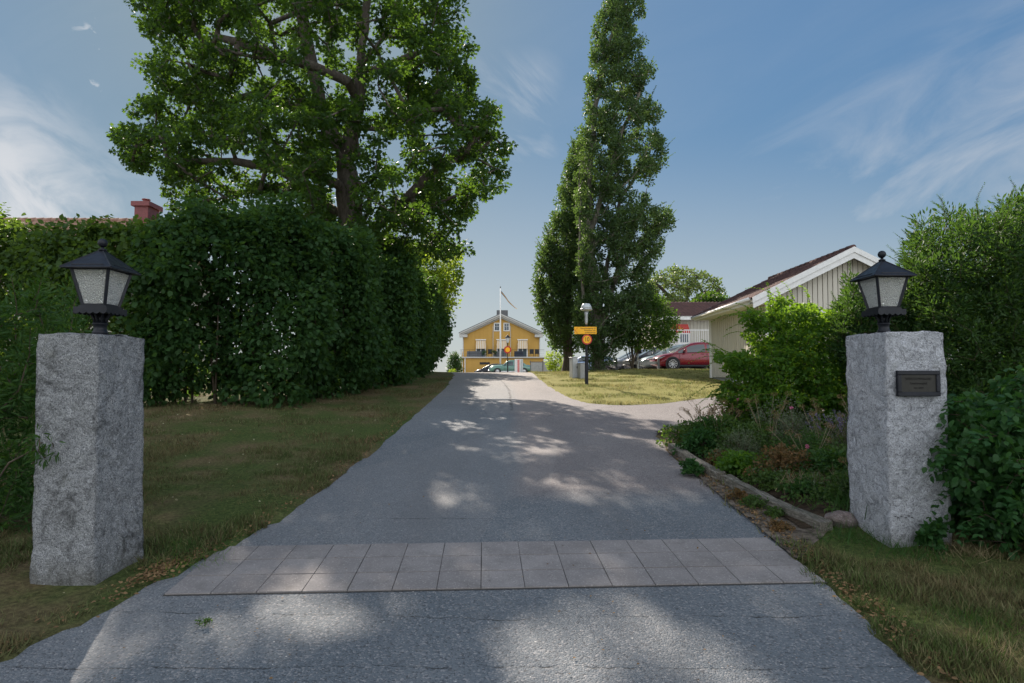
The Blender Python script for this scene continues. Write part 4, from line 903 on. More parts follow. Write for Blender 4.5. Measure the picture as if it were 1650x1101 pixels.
fl = MB(); fl.box((cp.x, 26.35, 7.96), (1.15, .5, .03)); fl.box((cp.x, 26.9, 8.26), (1.2, .4, .03)); o = fl.build('flashing', M['alu'], che); o.location = -Vector(h_.location)

# ------------------------------------------------------------------ yellow house at the end of the road
GY = 84.; yz = 1.85
yh = empty('yellow_house', Vector((-1.5, GY, yz)), 0, 'yellow gable-fronted wooden house with a terrace at the end of the road', 'house')
wx0, wx1, rxx, rzz, evz = -6.72, 3.83, -1.48, 10.25, 7.62; sl_ = (rzz-evz)/(rxx-(-7.2))
def boards(mb, x0, x1, z0, ztf, y, step=.19):
    n = int((x1-x0)/step)
    for i in range(n):
        a = x0+(x1-x0)*i/n+.012; b = x0+(x1-x0)*(i+1)/n-.012; mb.prism([(a, z0), (b, z0), (b, ztf(b)), (a, ztf(a))], y-.02, y+.02, 'Y')
yt = lambda x: rzz-.35-sl_*abs(x-rxx)
up = MB(); up.prism([(wx0, yz), (wx1, yz), (wx1, yt(wx1)), (rxx, yt(rxx)), (wx0, yt(wx0))], GY, GY+9, 'Y')
boards(up, wx0, rxx, 4.2, yt, GY-.012); boards(up, rxx, wx1, 4.2, yt, GY-.012); up.build('wall', M['yellow'], yh, world=True)
lw = MB(); lx0, lx1 = -6.25, 4.1; lw.box(((lx0+lx1)/2, 82, (yz+4.05)/2), (lx1-lx0, 4-.02, 4.05-yz)); boards(lw, lx0, lx1, yz, lambda x: 4.05, 79.99, .24)
lw.build('wall', M['yellow'], yh, world=True)
rf = MB()
for s_ in (-1, 1):
    xe = rxx+s_*5.75; ze = rzz-sl_*5.75
    rf.prism([(rxx, rzz), (xe, ze), (xe, ze-.12), (rxx, rzz-.12)], GY-.75, GY+9.6, 'Y')
rf.build('roof', M['dgrey'], yh, world=True)
co = MB()
for s_ in (-1, 1):
    xe = rxx+s_*5.68; ze = rzz-sl_*5.68
    co.prism([(rxx, rzz-.10), (xe, ze-.10), (xe, ze-.28), (rxx, rzz-.28)], GY-.78, GY-.70, 'Y'); co.prism([(rxx, rzz-.285), (xe, ze-.285), (xe, ze-.50), (rxx, rzz-.50)], GY-.62, GY-.55, 'Y')
    co.prism([(rxx, rzz-.505), (xe-s_*.3, ze-.505+sl_*.3), (xe-s_*.3, ze-.68+sl_*.3), (rxx, rzz-.68)], GY-.3, GY-.03, 'Y')
    co.box((xe-s_*.55, GY-.35, ze-.48), (1.1, .7, .35))
co.build('cornice', M['cornice'], yh, world=True)
MB().box((-1.35, GY+1.4, 10.35), (1.55, .9, .95)).build('chimney', M['dgrey'], yh, world=True, bevel=.03)
for px in (794.5, 822.6): p = at(px, 560, GY-.1); MB().box((p.x, GY-.07, 6.45), (.07, .07, 4.2)).build('downpipe', M['cornice'], yh, world=True)
for q in (wx0+.06, wx1-.06): MB().box((q, GY-.06, 5.8), (.12, .1, 3.3)).build('corner_board', M['cornice'], yh, world=True)
for px in (800.8, 816.3):
    p = at(px, 527.5, GY); f = MB()
    for dx in (-.36, .36): f.box((p.x+dx, GY-.06, p.z), (.13, .09, 1.16))
    for dz in (-.52, .52): f.box((p.x, GY-.06, p.z+dz), (.58, .09, .12))
    f.box((p.x, GY-.055, p.z), (.035, .05, .9)); f.box((p.x, GY-.057, p.z+.1), (.58, .045, .03)); wf = f.build('window', M['white'], yh, world=True)
    o = MB().box((p.x, GY-.035, p.z), (.62, .03, .95)).build('pane', M['wglass'], wf); o.location = -Vector(yh.location)
awm = bpy.data.materials.new('striped cloth'); awm.use_nodes = True; T = NT(awm.node_tree); b = awm.node_tree.nodes['Principled BSDF']
x_, y_, z_ = T.sep(T.new('ShaderNodeTexCoord').outputs['Object']); q = T.m('FRACT', T.m('MULTIPLY', x_, 4.2))
T.put(b.inputs['Base Color'], T.mix(T.m('GREATER_THAN', q, .5), (.62, .58, .5), (.50, .33, .15))); b.inputs['Roughness'].default_value = .9
for px in (774.8, 808.2, 842):
    p = at(px, 562, GY); d = MB(); top = 6.05
    for dx in (-.62, .62): d.box((p.x+dx, GY-.06, 5.2), (.14, .09, 1.9))
    d.box((p.x, GY-.06, 6.1), (1.1, .09, .12)); d.box((p.x, GY-.058, 5.2), (.13, .07, 1.9)); dd = d.build('door', M['white'], yh, world=True)
    o = MB().box((p.x, GY-.035, 5.2), (1.1, .03, 1.75)).build('pane', M['wglass'], dd); o.location = -Vector(yh.location)
    a = MB(); a.prism([(GY-.02, 6.62), (GY-.02, 6.56), (GY-.62, 5.42), (GY-.65, 5.40), (GY-.65, 5.44)], p.x-.66, p.x+.66, 'X'); aw = a.build('awning', awm, yh, world=True)
    o = MB().box((p.x, GY-.09, 6.66), (1.42, .16, .13)).build('awning_case', M['white'], aw); o.location = -Vector(yh.location)
sb = MB(); sb.box(((wx0+4.5)/2, 81.9, 4.12), (4.5-wx0, 4.3, .16)); sb.build('terrace_slab', M['cornice'], yh, world=True)
MB().box((4.35, 80.1, 4.0), (.7, .5, .1)).build('slab_end', M['dgrey'], yh, world=True)
rl = MB(); 
for x in np.arange(wx0+.1, 4.2, 1.1): rl.box((x, 80.0, 4.65), (.035, .035, .9))
rl.box(((wx0+4.2)/2, 80.0, 5.1), (4.2-wx0, .04, .04))
for z in (4.4, 4.62, 4.85): rl.box(((wx0+4.2)/2, 80.0, z), (4.2-wx0, .012, .012))
rl.build('railing', M['plastic'], yh, world=True)
MB().tube([(-6.1, 79.9, 4.05), (-6.1, 79.9, yz)], .07, 8).build('downpipe', M['white'], yh, world=True)
stp = MB()
for i in range(9): stp.box((-7.0-.0*i, 79.2+i*.3, yz+.13+i*.24), (.9, .28, .05))
stp.bar((-7.42, 78.9, yz+.8), (-7.42, 81.8, yz+3.1), .05, .1); stp.bar((-6.55, 78.9, yz+.8), (-6.55, 81.8, yz+3.1), .05, .1)
for y in (78.9, 80.3, 81.7): stp.box((-7.42, y, yz+.4+(y-78.9)*.75), (.07, .07, 1.2)); stp.box((-6.55, y, yz+.4+(y-78.9)*.75), (.07, .07, 1.2))
stp.build('staircase', M['yellow'], yh, world=True)
MB().box((-3.55, 79.96, 3.35), (1.3, .05, .3)).build('cellar_window', M['plastic'], yh, world=True)
# terrace furniture
def sofa(x, wd, col, label):
    e = empty('garden_sofa', Vector((x, 81.2, 4.205)), 0, label, 'garden sofa'); m_ = MB()
    m_.box((0, 0, .2), (wd, .75, .4)); m_.build('seat', col, e, bevel=.03)
    MB().box((0, .33, .6), (wd, .14, .4)).build('backrest', col, e, bevel=.03)
    
    for q in (-wd/2+.08, wd/2-.08): MB().box((q, -.05, .52), (.15, .7, .22)).build('armrest', col, e, bevel=.03)
sofa(-5.0, 1.9, M['dgrey'], 'long dark sofa at the left end of the terrace of the yellow house')
sofa(-1.5, 1.6, M['dgrey'], 'dark sofa on the terrace just left of the round road sign')
sofa(.9, 1.2, M['navy'], 'blue cushioned sofa on the terrace right of the round road sign')
def chair(x, label):
    e = empty('garden_chair', Vector((x, 81.0, 4.205)), 0, label, 'garden chair')
    MB().box((0, 0, .43), (.55, .5, .05)).build('seat', M['plastic'], e); MB().box((0, .26, .75), (.55, .05, .6)).build('backrest', M['plastic'], e)
    for a in (-.24, .24):
        for b in (-.2, .22): MB().box((a, b, .2), (.04, .04, .41)).build('leg', M['plastic'], e)
chair(2.6, 'black garden chair at the right end of the terrace by the last door'); chair(3.3, 'rightmost black garden chair on the terrace of the yellow house'); chair(-2.9, 'black garden chair between the two dark sofas on the terrace')
for x, px, lb in ((-2.3, 0, 'potted plant on the terrace beside the flagpole'), (-3.6, 0, 'potted plant on the terrace right of the leftmost door')):
    b0 = Vector((x, 80.6, 4.205)); e = empty('potted_plant', b0, 0, lb, 'potted plant'); MB().lathe([(.12, 0), (.17, .3), (.18, .3), (.15, .28)], n=12).build('pot', M['dgrey'], e)
    Cc = np.array(b0)+rng.normal(size=(12, 3))*[.16, .16, .16]+[0, 0, .62]; leaf_cloud('foliage', Cc, np.full(12, .16), 30, .1, L['lance'], e, TQ)
    MB().tube([(0, 0, .28), (0, 0, .6)], .02, 6).build('stem', M['twig'], e)
# flagpole with pennant
fp = at(806.3, 575, 76); e = empty('flagpole', Vector((fp.x, 76, 1.85)), 0, 'white flagpole in front of the yellow house', 'flagpole')
ztop = at(806, 465, 76).z-1.85
MB().lathe([(.11, 0), (.09, ztop*.5), (.045, ztop)], n=12).build('pole', M['white'], e, smooth=True)
MB().lathe([(.01, ztop), (.07, ztop+.08), (.05, ztop+.2), (.005, ztop+.28)], n=12).build('finial', M['dgrey'], e, smooth=True)
pts = [at(px, py, 76)-Vector((fp.x, 76, 1.85)) for px, py in ((807.5, 471), (811, 475), (815, 480), (819, 486), (824, 491), (829, 495.5), (833, 498.5))]
pn = bpy.data.objects.new('pennant', None); mb = MB()
for a, b, wa, wb in zip(pts, pts[1:], (.34,.30,.26,.2,.15,.1), (.30,.26,.2,.15,.1,.04)):
    mb.poly([a+Vector((0,0,wa/2)), b+Vector((0,.05,wb/2)), b-Vector((0,-.05,wb/2)), a-Vector((0,0,wa/2))]); mb.poly([a+Vector((0,.01,-wa/2)), b+Vector((0,.06,-wb/2)), b+Vector((0,.06,wb/2)), a+Vector((0,.01,wa/2))])
po = mb.build('pennant', pmat('pennant cloth', (.07, .10, .16), .8)); bpy.data.objects.remove(pn)
po.location = (fp.x, 76, 1.85); tag(po, 'long thin pennant trailing down to the right from the flagpole top', 'pennant')
pp = [p+Vector((0, -.02, 0)) for p in pts]; st_ = MB()
for a, b in zip(pp, pp[1:]): st_.bar(a, b, .02, .035, (0, 0, 1))
o = st_.build('stripe', M['orange'], po)

# ------------------------------------------------------------------ lamp posts and signs
def lamp_post(base, hgt, label, head='dome'):
    e = empty('street_lamp', base, 0, label, 'street lamp')
    MB().lathe([(.055, 0), (.055, hgt*.36), (.038, hgt*.37), (.034, hgt-.62)], n=14).build('pole', M['black'], e, smooth=False)
    if head == 'dome':
        MB().lathe([(.036, hgt-.64), (.036, hgt-.60), (.05, hgt-.52), (.048, hgt-.34), (.075, hgt-.24)], n=18).build('lamp_neck', M['alu'], e, smooth=True)
        MB().lathe([(.06, hgt-.235), (.18, hgt-.20), (.186, hgt-.17), (.18, hgt-.155)], n=24).build('lamp_rim', M['alu'], e, smooth=True)
        MB().lathe([(.178, hgt-.153), (.155, hgt-.08), (.12, hgt-.02), (.10, hgt), (.02, hgt+.012)], n=24).build('lamp_shade', M['lamp_white'], e, smooth=True)
    else:
        MB().lathe([(.09, hgt-.62), (.09, hgt-.6), (.19, hgt-.22), (.19, hgt-.2)], n=18).build('lamp_shade', M['lamp_white'], e, smooth=True)
        MB().lathe([(.26, hgt-.2), (.25, hgt-.17), (.08, hgt-.02), (.03, hgt+.06), (.005, hgt+.1)], n=18).build('lamp_cap', M['black'], e, smooth=True)
    return e
def disc_sign(loc, r, label, txt=None, ring=.76):
    e = empty('round_sign', loc, 0, label, 'road sign'); RX = Matrix.Rotation(R(90), 4, 'X')
    MB().lathe([(r, -.006), (r, .004)], n=40, M=RX).build('rim', M['red'], e)
    MB().lathe([(r*ring, .0045), (r*ring, .008)], n=40, M=RX).build('face', M['orange'], e)
    MB().box((0, .03, 0), (.05, .04, r*1.2)).build('bracket', M['alu'], e)
    if txt: text(txt, r*1.25, M['signtext'], e, Matrix.Translation((0, -.0095, 0)) @ RX, .002, 'CENTER', .82)
    return e
lp = Vector((2.30, 19.0, T1(2.3, 19)-.03)); ztop = at(944, 490, 19).z-lp.z
lamp_post(lp, ztop, 'black street lamp with white dome on the grass island by the small arrow sign')
sg = at(943.3, 533, 18.93); e = empty('arrow_sign', sg, 0, 'orange rectangular direction sign with red arrow pointing left on the lamp post', 'road sign')
MB().box((0, 0, 0), (.69, .012, .225)).build('panel', M['orange'], e, bevel=.004)
ar = MB(); ar.bar((-.32, -.009, 0), (-.235, -.009, .092), .004, .026, (0, 1, 0)); ar.bar((-.32, -.0095, .0), (-.235, -.0095, -.092), .004, .026, (0, 1, 0)); ar.build('arrow', M['red'], e)
for t_, z_, s_ in (('Varumottagning till', .066, .062), ('Förskolan och', 0, .062), ('verksamheten', -.066, .06)):
    text(t_, s_, M['signtext'], e, Matrix.Translation((.315, -.0085, z_)) @ Matrix.Rotation(R(90), 4, 'X'), .001, 'RIGHT')
MB().box((0, .03, 0), (.06, .05, .16)).build('bracket', M['alu'], e)
disc_sign(at(945.8, 547.6, 18.92), .155, 'round orange and red speed sign reading 10 below the arrow sign', '10')
lp2 = Vector((at(818, 560, 52).x, 52, 1.85)); lamp_post(lp2, at(818, 541, 52).z-1.85, 'distant street lamp with black conical cap in front of the yellow house', 'cap')
disc_sign(at(818, 564, 51.88), .31, 'round orange sign with red rim and no lettering on the distant lamp post', None, .64)
# utility cabinets on the island
cb = at(924, 600, 22.5); z0 = T1(1.9+.3, 22.5)
def cabinet(x, y, wd, dp, ht, m_, label, rz=0):
    e = empty('utility_cabinet', Vector((x, y, T1(x, y)-.03)), rz, label, 'utility cabinet', 'utility cabinets on the grass')
    MB().box((0, 0, ht/2), (wd, dp, ht)).build('body', m_, e, bevel=.008); MB().box((0, 0, ht+.012), (wd+.03, dp+.03, .02)).build('lid', M['alu'], e, bevel=.004)
    d = MB(); d.box((0, -dp/2-.006, ht*.5), (wd*.86, .01, ht*.86)); db = d.build('door', m_, e); MB().box((wd*.33, -dp/2-.018, ht*.55), (.02, .015, .08)).build('handle', M['plastic'], db)
cabinet(2.20, 22.0, .20, .32, .76, M['alu'], 'taller narrow pale grey utility cabinet on the grass island', R(14)); cabinet(2.50, 21.75, .30, .30, .56, M['grey'], 'shorter dark grey utility cabinet beside the taller pale one', R(14))
# notice board and grey fence beyond the crest
nb_ = at(836, 590, 50); e = empty('notice_board', Vector((nb_.x, 50, 1.84)), 0, 'white roadside board with a faded red panel beside the green car', 'notice board')
MB().box((0, 0, .62), (.68, .07, 1.2)).build('panel', M['white'], e, bevel=.01); MB().box((-.03, -.04, .62), (.17, .012, 1.1)).build('red_panel', pmat('faded red', (.62, .22, .20), .6), e); MB().box((.23, -.045, .62), (.16, .012, 1.14)).build('side_strip', M['lamp_white'], e)
fe = empty('panel_fence', Vector((1.7, 56, 1.85)), 0, 'low grey panel fence right of the yellow house', 'fence')
for i in range(3): MB().box((.55+i*1.12, 0, .58), (1.04, .05, 1.0)).build('fence_panel', M['grey'], fe, bevel=.01); 
MB().box((1.65, -.0, 1.12), (3.5, .08, .06)).build('top_rail', M['dgrey'], fe)
for i in range(4): MB().box((-.02+i*1.12, -.0, .6), (.07, .09, 1.25)).build('post', M['dgrey'], fe)

# ------------------------------------------------------------------ red-roofed building behind the car park
cbz = 2.0; e = empty('terrace_building', Vector((15, 46, cbz)), 0, 'cream two-storey building with red tile roof and white balcony behind the parked cars', 'building')
MB().box((19.5, 50, (cbz+6.0)/2), (17, 7.9, 6.0-cbz)).build('wall', M['cream'], e, world=True)
bmx = MB()
for i in range(60): bmx.box((11.05+i*.26, 46.0, (4.1+6)/2), (.03, .05, 1.9))
bmx.build('batten', M['cream'], e, world=True)
tile_roof('roof', (10.3, 50, 7.7), (28.5, 50, 7.7), (0, -1, -.36), 4.9, M['tiles_dark'], e, .30, .36, .03, 6)
MB().box((19.4, 45.42, 5.98), (18.2, .05, .26)).build('fascia', M['white'], e, world=True); MB().box((19.4, 45.7, 5.87), (18, .6, .03)).build('soffit', M['white'], e, world=True)
MB().box((19.2, 45.2, 3.82), (17, 1.7, .30)).build('balcony_slab', M['white'], e, world=True)
rl = MB()
for x in np.arange(10.75, 17.5, .155): rl.box((x, 44.4, 4.50), (.032, .03, .95))
rl.box((14.1, 44.4, 5.0), (6.8, .07, .07)); rl.box((14.1, 44.4, 4.02), (6.8, .06, .05)); rl.build('balcony_railing', M['white'], e, world=True)
pw = at(1103, 530, 45.9); pl_ = MB(); pl_.prism([(pw.x-1.0, 5.55), (pw.x+.25, 5.55), (pw.x+.42, 4.9), (pw.x-1.0, 4.9)], 45.86, 45.93, 'Y'); pl_.build('red_panel', M['red'], e, world=True)
MB().lathe([(.16, 0), (.16, .02)], (pw.x-.28, 45.85, 5.2), 16, Matrix.Translation((0,0,0))).build('emblem', M['orange'], e, world=True)
dr = MB(); dr.box((pw.x-.05, 45.9, 4.45), (.85, .08, .85)); dw = dr.build('window', M['white'], e, world=True); o = MB().box((pw.x-.05, 45.85, 4.5), (.6, .03, .6)).build('pane', M['wglass'], dw); o.location = -Vector(e.location)
for x in (12.5, 15.5): MB().box((x, 45.97, 3.0), (1.4, .08, 1.2)).build('window', M['wglass'], e, world=True)

# ------------------------------------------------------------------ cars (local x forward, y left, z up)
def interp(tab, x): return float(np.interp(x, [t[0] for t in tab], [t[1] for t in tab]))
def make_car(name, label, cat, loc, rz, paint, spec, group=None):
    e = empty(name, loc, rz, label, cat, group); Lh = spec['L']/2; hw = spec['w']/2
    top, bot, plan = spec['belt'], spec['bottom'], spec['plan']
    xs = np.linspace(-Lh, Lh, 44); V = []; nsec = 13
    for x in xs:
        zt, zb, w_ = interp(top, x), interp(bot, x), hw*interp(plan, x); h = zt-zb
        sec = [(0, zb), (.75*w_, zb), (.95*w_, zb+.10*h), (w_, zb+.30*h), (w_*.995, zb+.55*h), (w_*.975, zb+.78*h), (w_*.93, zb+.93*h), (w_*.80, zt), (w_*.4, zt+spec.get('crown', .03)), (0, zt+spec.get('crown', .03)*1.2)]
        for y, z in sec: V.append((x, y, z))
        for y, z in sec[1:-1][::-1]: V.append((x, -y, z))
    k = 18; F = []
    n = len(xs)
    i = np.arange(k); 
    for s_ in range(n-1): F.append(np.stack([s_*k+i, s_*k+(i+1)%k, (s_+1)*k+(i+1)%k, (s_+1)*k+i], 1))
    caps = []
    body = np_mesh('body', np.array(V), [np.concatenate(F), np.arange(k)[None, ::-1], (np.arange(k)+(n-1)*k)[None]], paint, e, smooth=True, world=False)
    # cabin
    roof, cw = spec['roof'], spec['cabw']; xr = [p[0] for p in roof]
    xs2 = np.linspace(xr[0], xr[-1], 30); V = []
    for x in xs2:
        zr_ = interp(roof, x); zb = interp(top, x)-.03; t = max(0.02, zr_-zb); H_ = max(p[1] for p in roof)-interp(top, 0); f = min(1, t/H_)
        wb = hw*interp(plan, x)*.93; wt = wb-(wb-hw*cw)*f
        for y, z in ((wb, zb), (wb*.99-(wb-wt)*.25, zb+t*.35), (wt+(wb-wt)*.25, zb+t*.75), (wt, zb+t*.93), (wt*.9, zb+t*.985), (wt*.45, zb+t+.015*f), (0, zb+t+.02*f)): V.append((x, y, z))
        for y, z in ((wt*.45, zb+t+.015*f), (wt*.9, zb+t*.985), (wt, zb+t*.93), (wt+(wb-wt)*.25, zb+t*.75), (wb*.99-(wb-wt)*.25, zb+t*.35), (wb, zb)): V.append((x, -y, z))
    k2 = 13; i = np.arange(k2-1); m_ = len(xs2); Q = {'paint': []}; pil = spec['pillars']
    for s_ in range(m_-1):
        xm = (xs2[s_]+xs2[s_+1])/2; front = xm > spec['ws'][0]; back = xm < spec['ws'][1]; pilx = any(abs(xm-p) < .055 for p in pil)
        for j in range(k2-1):
            f = [s_*k2+j, s_*k2+j+1, (s_+1)*k2+j+1, (s_+1)*k2+j]; side = j in (0, 1, 2, 9, 10, 11); topf = not side
            g_ = (side and not pilx and j not in (2, 9) or (side and j in (2, 9) and False)) or (topf and (front or back) and j in (4, 5, 6, 7))
            if side and (xm > spec['ws'][2] or xm < spec['ws'][3]): g_ = False
            key = 'paint' if not g_ else ('windscreen' if xm > 0 else 'rear_window') if topf else ('window', j < 4, sum(xm > p for p in pil)); Q.setdefault(key, []).append(f)
    Va = np.array(V)
    def cut(fq): u, inv = np.unique(np.array(fq), return_inverse=True); return Va[u], [inv.reshape(-1, 4)]
    for kq, fq in Q.items():
        if kq != 'paint': np_mesh(kq if isinstance(kq, str) else 'window', *cut(fq), M['carglass'], e, smooth=True, world=False)
    np_mesh('roof', *cut(Q['paint']), paint, e, smooth=True, world=False)
    wr = spec['wr']
    for xw in spec['axles']:
        for s_ in (-1, 1):
            RX = Matrix.Translation((xw, s_*(hw-.10), wr)) @ Matrix.Rotation(-s_*R(90), 4, 'X')
            arch = MB().lathe([(wr*1.12, -.02), (wr*1.12, .112), (wr*1.0, .1125)], n=32, M=RX); arch.build('wheel_arch', M['plastic'], e)
            we = bpy.data.objects.new('wheel', bpy.data.meshes.new('wheel')); 
            t_ = MB().lathe([(wr*.62, -.1), (wr*.9, -.1), (wr, -.06), (wr, .09), (wr*.93, .118), (wr*.68, .122), (wr*.66, .10)], n=32, M=RX, cap=False)
            wh = t_.build('wheel', M['tyre'], e, smooth=True)
            r_ = MB(); r_.lathe([(wr*.67, .10), (wr*.67, .124), (wr*.62, .124), (wr*.60, .08)], n=32, M=RX, cap=False); r_.lathe([(wr*.12, .06), (wr*.12, .118)], n=14, M=RX)
            if spec.get('disc'): r_.lathe([(wr*.5, .1), (wr*.5, .115), (wr*.2, .13), (.02, .135)], n=24, M=RX)
            else:
                for q in range(10):
                    a = q*math.pi/5; r_.bar(RX @ Vector((wr*.08*math.cos(a), wr*.08*math.sin(a), .112)), RX @ Vector((wr*.64*math.cos(a+.06), wr*.64*math.sin(a+.06), .118)), wr*.10, .014, RX.to_3x3() @ Vector((0, 0, 1)))
            r_.build('rim', M['rim'], wh); MB().lathe([(wr*.62, .03), (wr*.62, .05)], n=24, M=RX).build('brake_disc', M['plastic'], wh)
            bpy.data.objects.remove(we)
    for s_ in (-1, 1):
        hx, hy, hz = spec['lamp']; l_ = MB()
        if spec.get('disc'): l_.lathe([(.11, -.05), (.11, .03), (.07, .06)], n=18, M=Matrix.Translation((hx, s_*hy, hz)) @ Matrix.Rotation(R(90), 4, 'Y'))
        else: l_.prism([(hx-.30, hz+.075), (hx+.13, hz-.035), (hx+.14, hz-.075), (hx-.02, hz-.065)], s_*(hy-.14), s_*(hy+.005), 'Y')
        l_.build('headlight', M['headlight'], e, bevel=.01)
        if spec.get('mirror'):
            mx, mz = spec['mirror']; mm = MB(); mm.box((mx, s_*(hw+.06), mz), (.11, .2, .13)); mm.build('wing_mirror', paint, e, bevel=.03, seg=3)
        for xd in spec.get('seams', ()): 
            MB().box((xd, s_*(hw*interp(plan, xd)-.001), (interp(bot, xd)+interp(top, xd))/2+.02), (.012, .012, (interp(top, xd)-interp(bot, xd))*.72)).build('door_seam', M['plastic'], e)
        for xd in spec.get('handles', ()): MB().box((xd, s_*(hw*.985), interp(top, xd)-.14), (.17, .03, .03)).build('door_handle', paint, e, bevel=.008)
        MB().box((0, s_*(hw-.02), interp(bot, 0)+.03), (spec['L']*.46, .06, .09)).build('sill', M['plastic'] if not spec.get('disc') else M['chrome'], e, bevel=.01)
    gr = MB()
    for z in spec['grille']: gr.box((Lh-.01, 0, z), (.06, spec['w']*.62, .05))
    gr.build('grille', M['plastic'] if not spec.get('disc') else M['chrome'], e, bevel=.01)
    MB().box((Lh+.03, 0, .42), (.02, .5, .11)).build('number_plate', M['white'], e)
    if spec.get('disc'):
        bp = MB()
        for sgn in (-1, 1): bp.tube([(sgn*(Lh-.1), -hw*.95, .42), (sgn*(Lh+.08), -hw*.5, .42), (sgn*(Lh+.1), 0, .42), (sgn*(Lh+.08), hw*.5, .42), (sgn*(Lh-.1), hw*.95, .42)], .06, 8)
        bp.build('bumper', M['chrome'], e, smooth=True)
    return e
hatch = dict(L=4.37, w=1.79, wr=.325, axles=(1.32, -1.32),
    belt=[(-2.185,.86),(-2.1,.98),(-1.4,1.0),(0,.95),(.75,.92),(1.3,.86),(1.8,.76),(2.05,.66),(2.185,.55)],
    bottom=[(-2.185,.45),(-2.0,.28),(-1.7,.2),(1.7,.19),(2.0,.22),(2.185,.30)],
    plan=[(-2.185,.78),(-2.0,.93),(-1.4,1),(1.3,1),(1.8,.93),(2.05,.8),(2.185,.62)],
    roof=[(-2.05,.98),(-1.75,1.27),(-1.3,1.38),(-.4,1.445),(0,1.43),(.35,1.36),(1.25,.88)], cabw=.68, ws=(.32,-1.55,.98,-1.72), pillars=(-.45,-1.35,.62),
    lamp=(1.92,.80,.66), mirror=(.72,1.0), seams=(.98,-.42,-1.35), handles=(-.2,-1.1), grille=(.35,.42,.60))
tall = dict(hatch); tall.update(L=4.45, belt=[(a,b+.06) for a,b in hatch['belt']], roof=[(-2.1,1.0),(-1.85,1.35),(-1.3,1.49),(-.3,1.54),(.1,1.51),(.45,1.43),(1.35,.95)], bottom=[(a,b+.05) for a,b in hatch['bottom']], wr=.345)
low = dict(hatch); low.update(L=4.5, roof=[(-2.15,1.0),(-1.75,1.28),(-1.2,1.42),(-.3,1.47),(.1,1.45),(.5,1.36),(1.5,.87)], ws=(.42,-1.6,1.15,-1.75), pillars=(-.4,-1.3,.8))
def park(name, label, paint, spec, xf, y, rz=180, dz=0):
    loc = Vector((xf+spec['L']/2, y, T1(xf+2, y)+dz)); return make_car(name, label, 'car', loc, R(rz), paint, spec, 'cars in the car park')
park('hatchback_car', 'dark red hatchback parked beside the cream garage', M['carred'], hatch, at(1057, 590, 31.2).x, 32.1)
park('parked_car', 'pale mint car parked between the red hatchback and the black car', M['carmint'], low, at(1034, 590, 34).x, 34.7)
park('parked_car', 'black car third in the row behind the pale mint one', M['carblack'], tall, at(1008, 590, 36.8).x, 37.2)
park('parked_car', 'silver car half hidden by leaves beyond the black one', M['carsilver'], low, at(985, 590, 39.6).x, 39.9)
park('parked_car', 'dark grey-blue car farthest in the row, mostly hidden by the bushy tree', M['carblack'], hatch, at(972, 588, 42.5).x, 42.6)
make_car('parked_car', 'small blue car seen between the lamp post and the poplar trunk', 'car', Vector((at(948, 590, 52).x, 52, 2.0)), R(150), M['carblue'], hatch)
vint = dict(L=4.9, w=1.82, wr=.34, axles=(1.50, -1.42), disc=True, crown=.10,
    belt=[(-2.45,.62),(-2.2,.88),(-1.6,.98),(0,1.0),(.8,.98),(1.4,.96),(1.95,.92),(2.25,.82),(2.45,.6)],
    bottom=[(-2.45,.4),(-2.2,.3),(2.2,.3),(2.45,.38)], plan=[(-2.45,.6),(-2.2,.86),(-1.5,1),(1.5,1),(2.1,.92),(2.35,.78),(2.45,.6)],
    roof=[(-1.75,.98),(-1.45,1.22),(-1.0,1.46),(-.4,1.57),(.1,1.57),(.42,1.48),(1.0,.98)], cabw=.66, ws=(.42,-1.05,.85,-1.4), pillars=(-.25,-.95,.5),
    lamp=(2.22,.66,.70), seams=(.7,-.3), handles=(-.1,), grille=(.52,.60,.68,.76))
gc = at(788, 590, 68); make_car('vintage_car', 'green vintage saloon with chrome grille parked before the yellow house', 'car', Vector((gc.x+2.45, 68, 1.87)), R(180), M['cargreen'], vint)
gc = at(760, 598, 71.5); make_car('parked_car', 'dark low car left of the green vintage saloon, only its bonnet above the crest', 'car', Vector((gc.x+2.6, 71.5, 1.66)), R(180), M['carblack'], low)
# low barrier along the car park
be = empty('parking_barrier', Vector((8, 30.6, T1(8, 30.6))), 0, 'low grey rail barrier on posts in front of the parked cars', 'barrier')
rb = MB(); rb.box((5.75, 30.75, T1(8, 30.6)+.36), (3.2, .05, .14)); rb.build('rail', M['grey'], be, world=True)
for x in (4.2, 5.2, 6.3, 7.3): MB().box((x, 30.68, T1(x, 30.6)+.28), (.10, .10, .58)).build('post', M['dgrey'], be, world=True)
# dark road sign back / pole near the cars
e = empty('signpost', Vector((at(1013, 590, 32.6).x, 30.2, T1(5.8, 30.2))), 0, 'grey post with a small dark sign plate in front of the black car', 'sign')
MB().lathe([(.03, 0), (.03, 2.2)], n=10).build('pole', M['alu'], e); MB().box((0, -.04, 1.0), (.34, .02, .40)).build('sign_plate', M['navy'], e); 

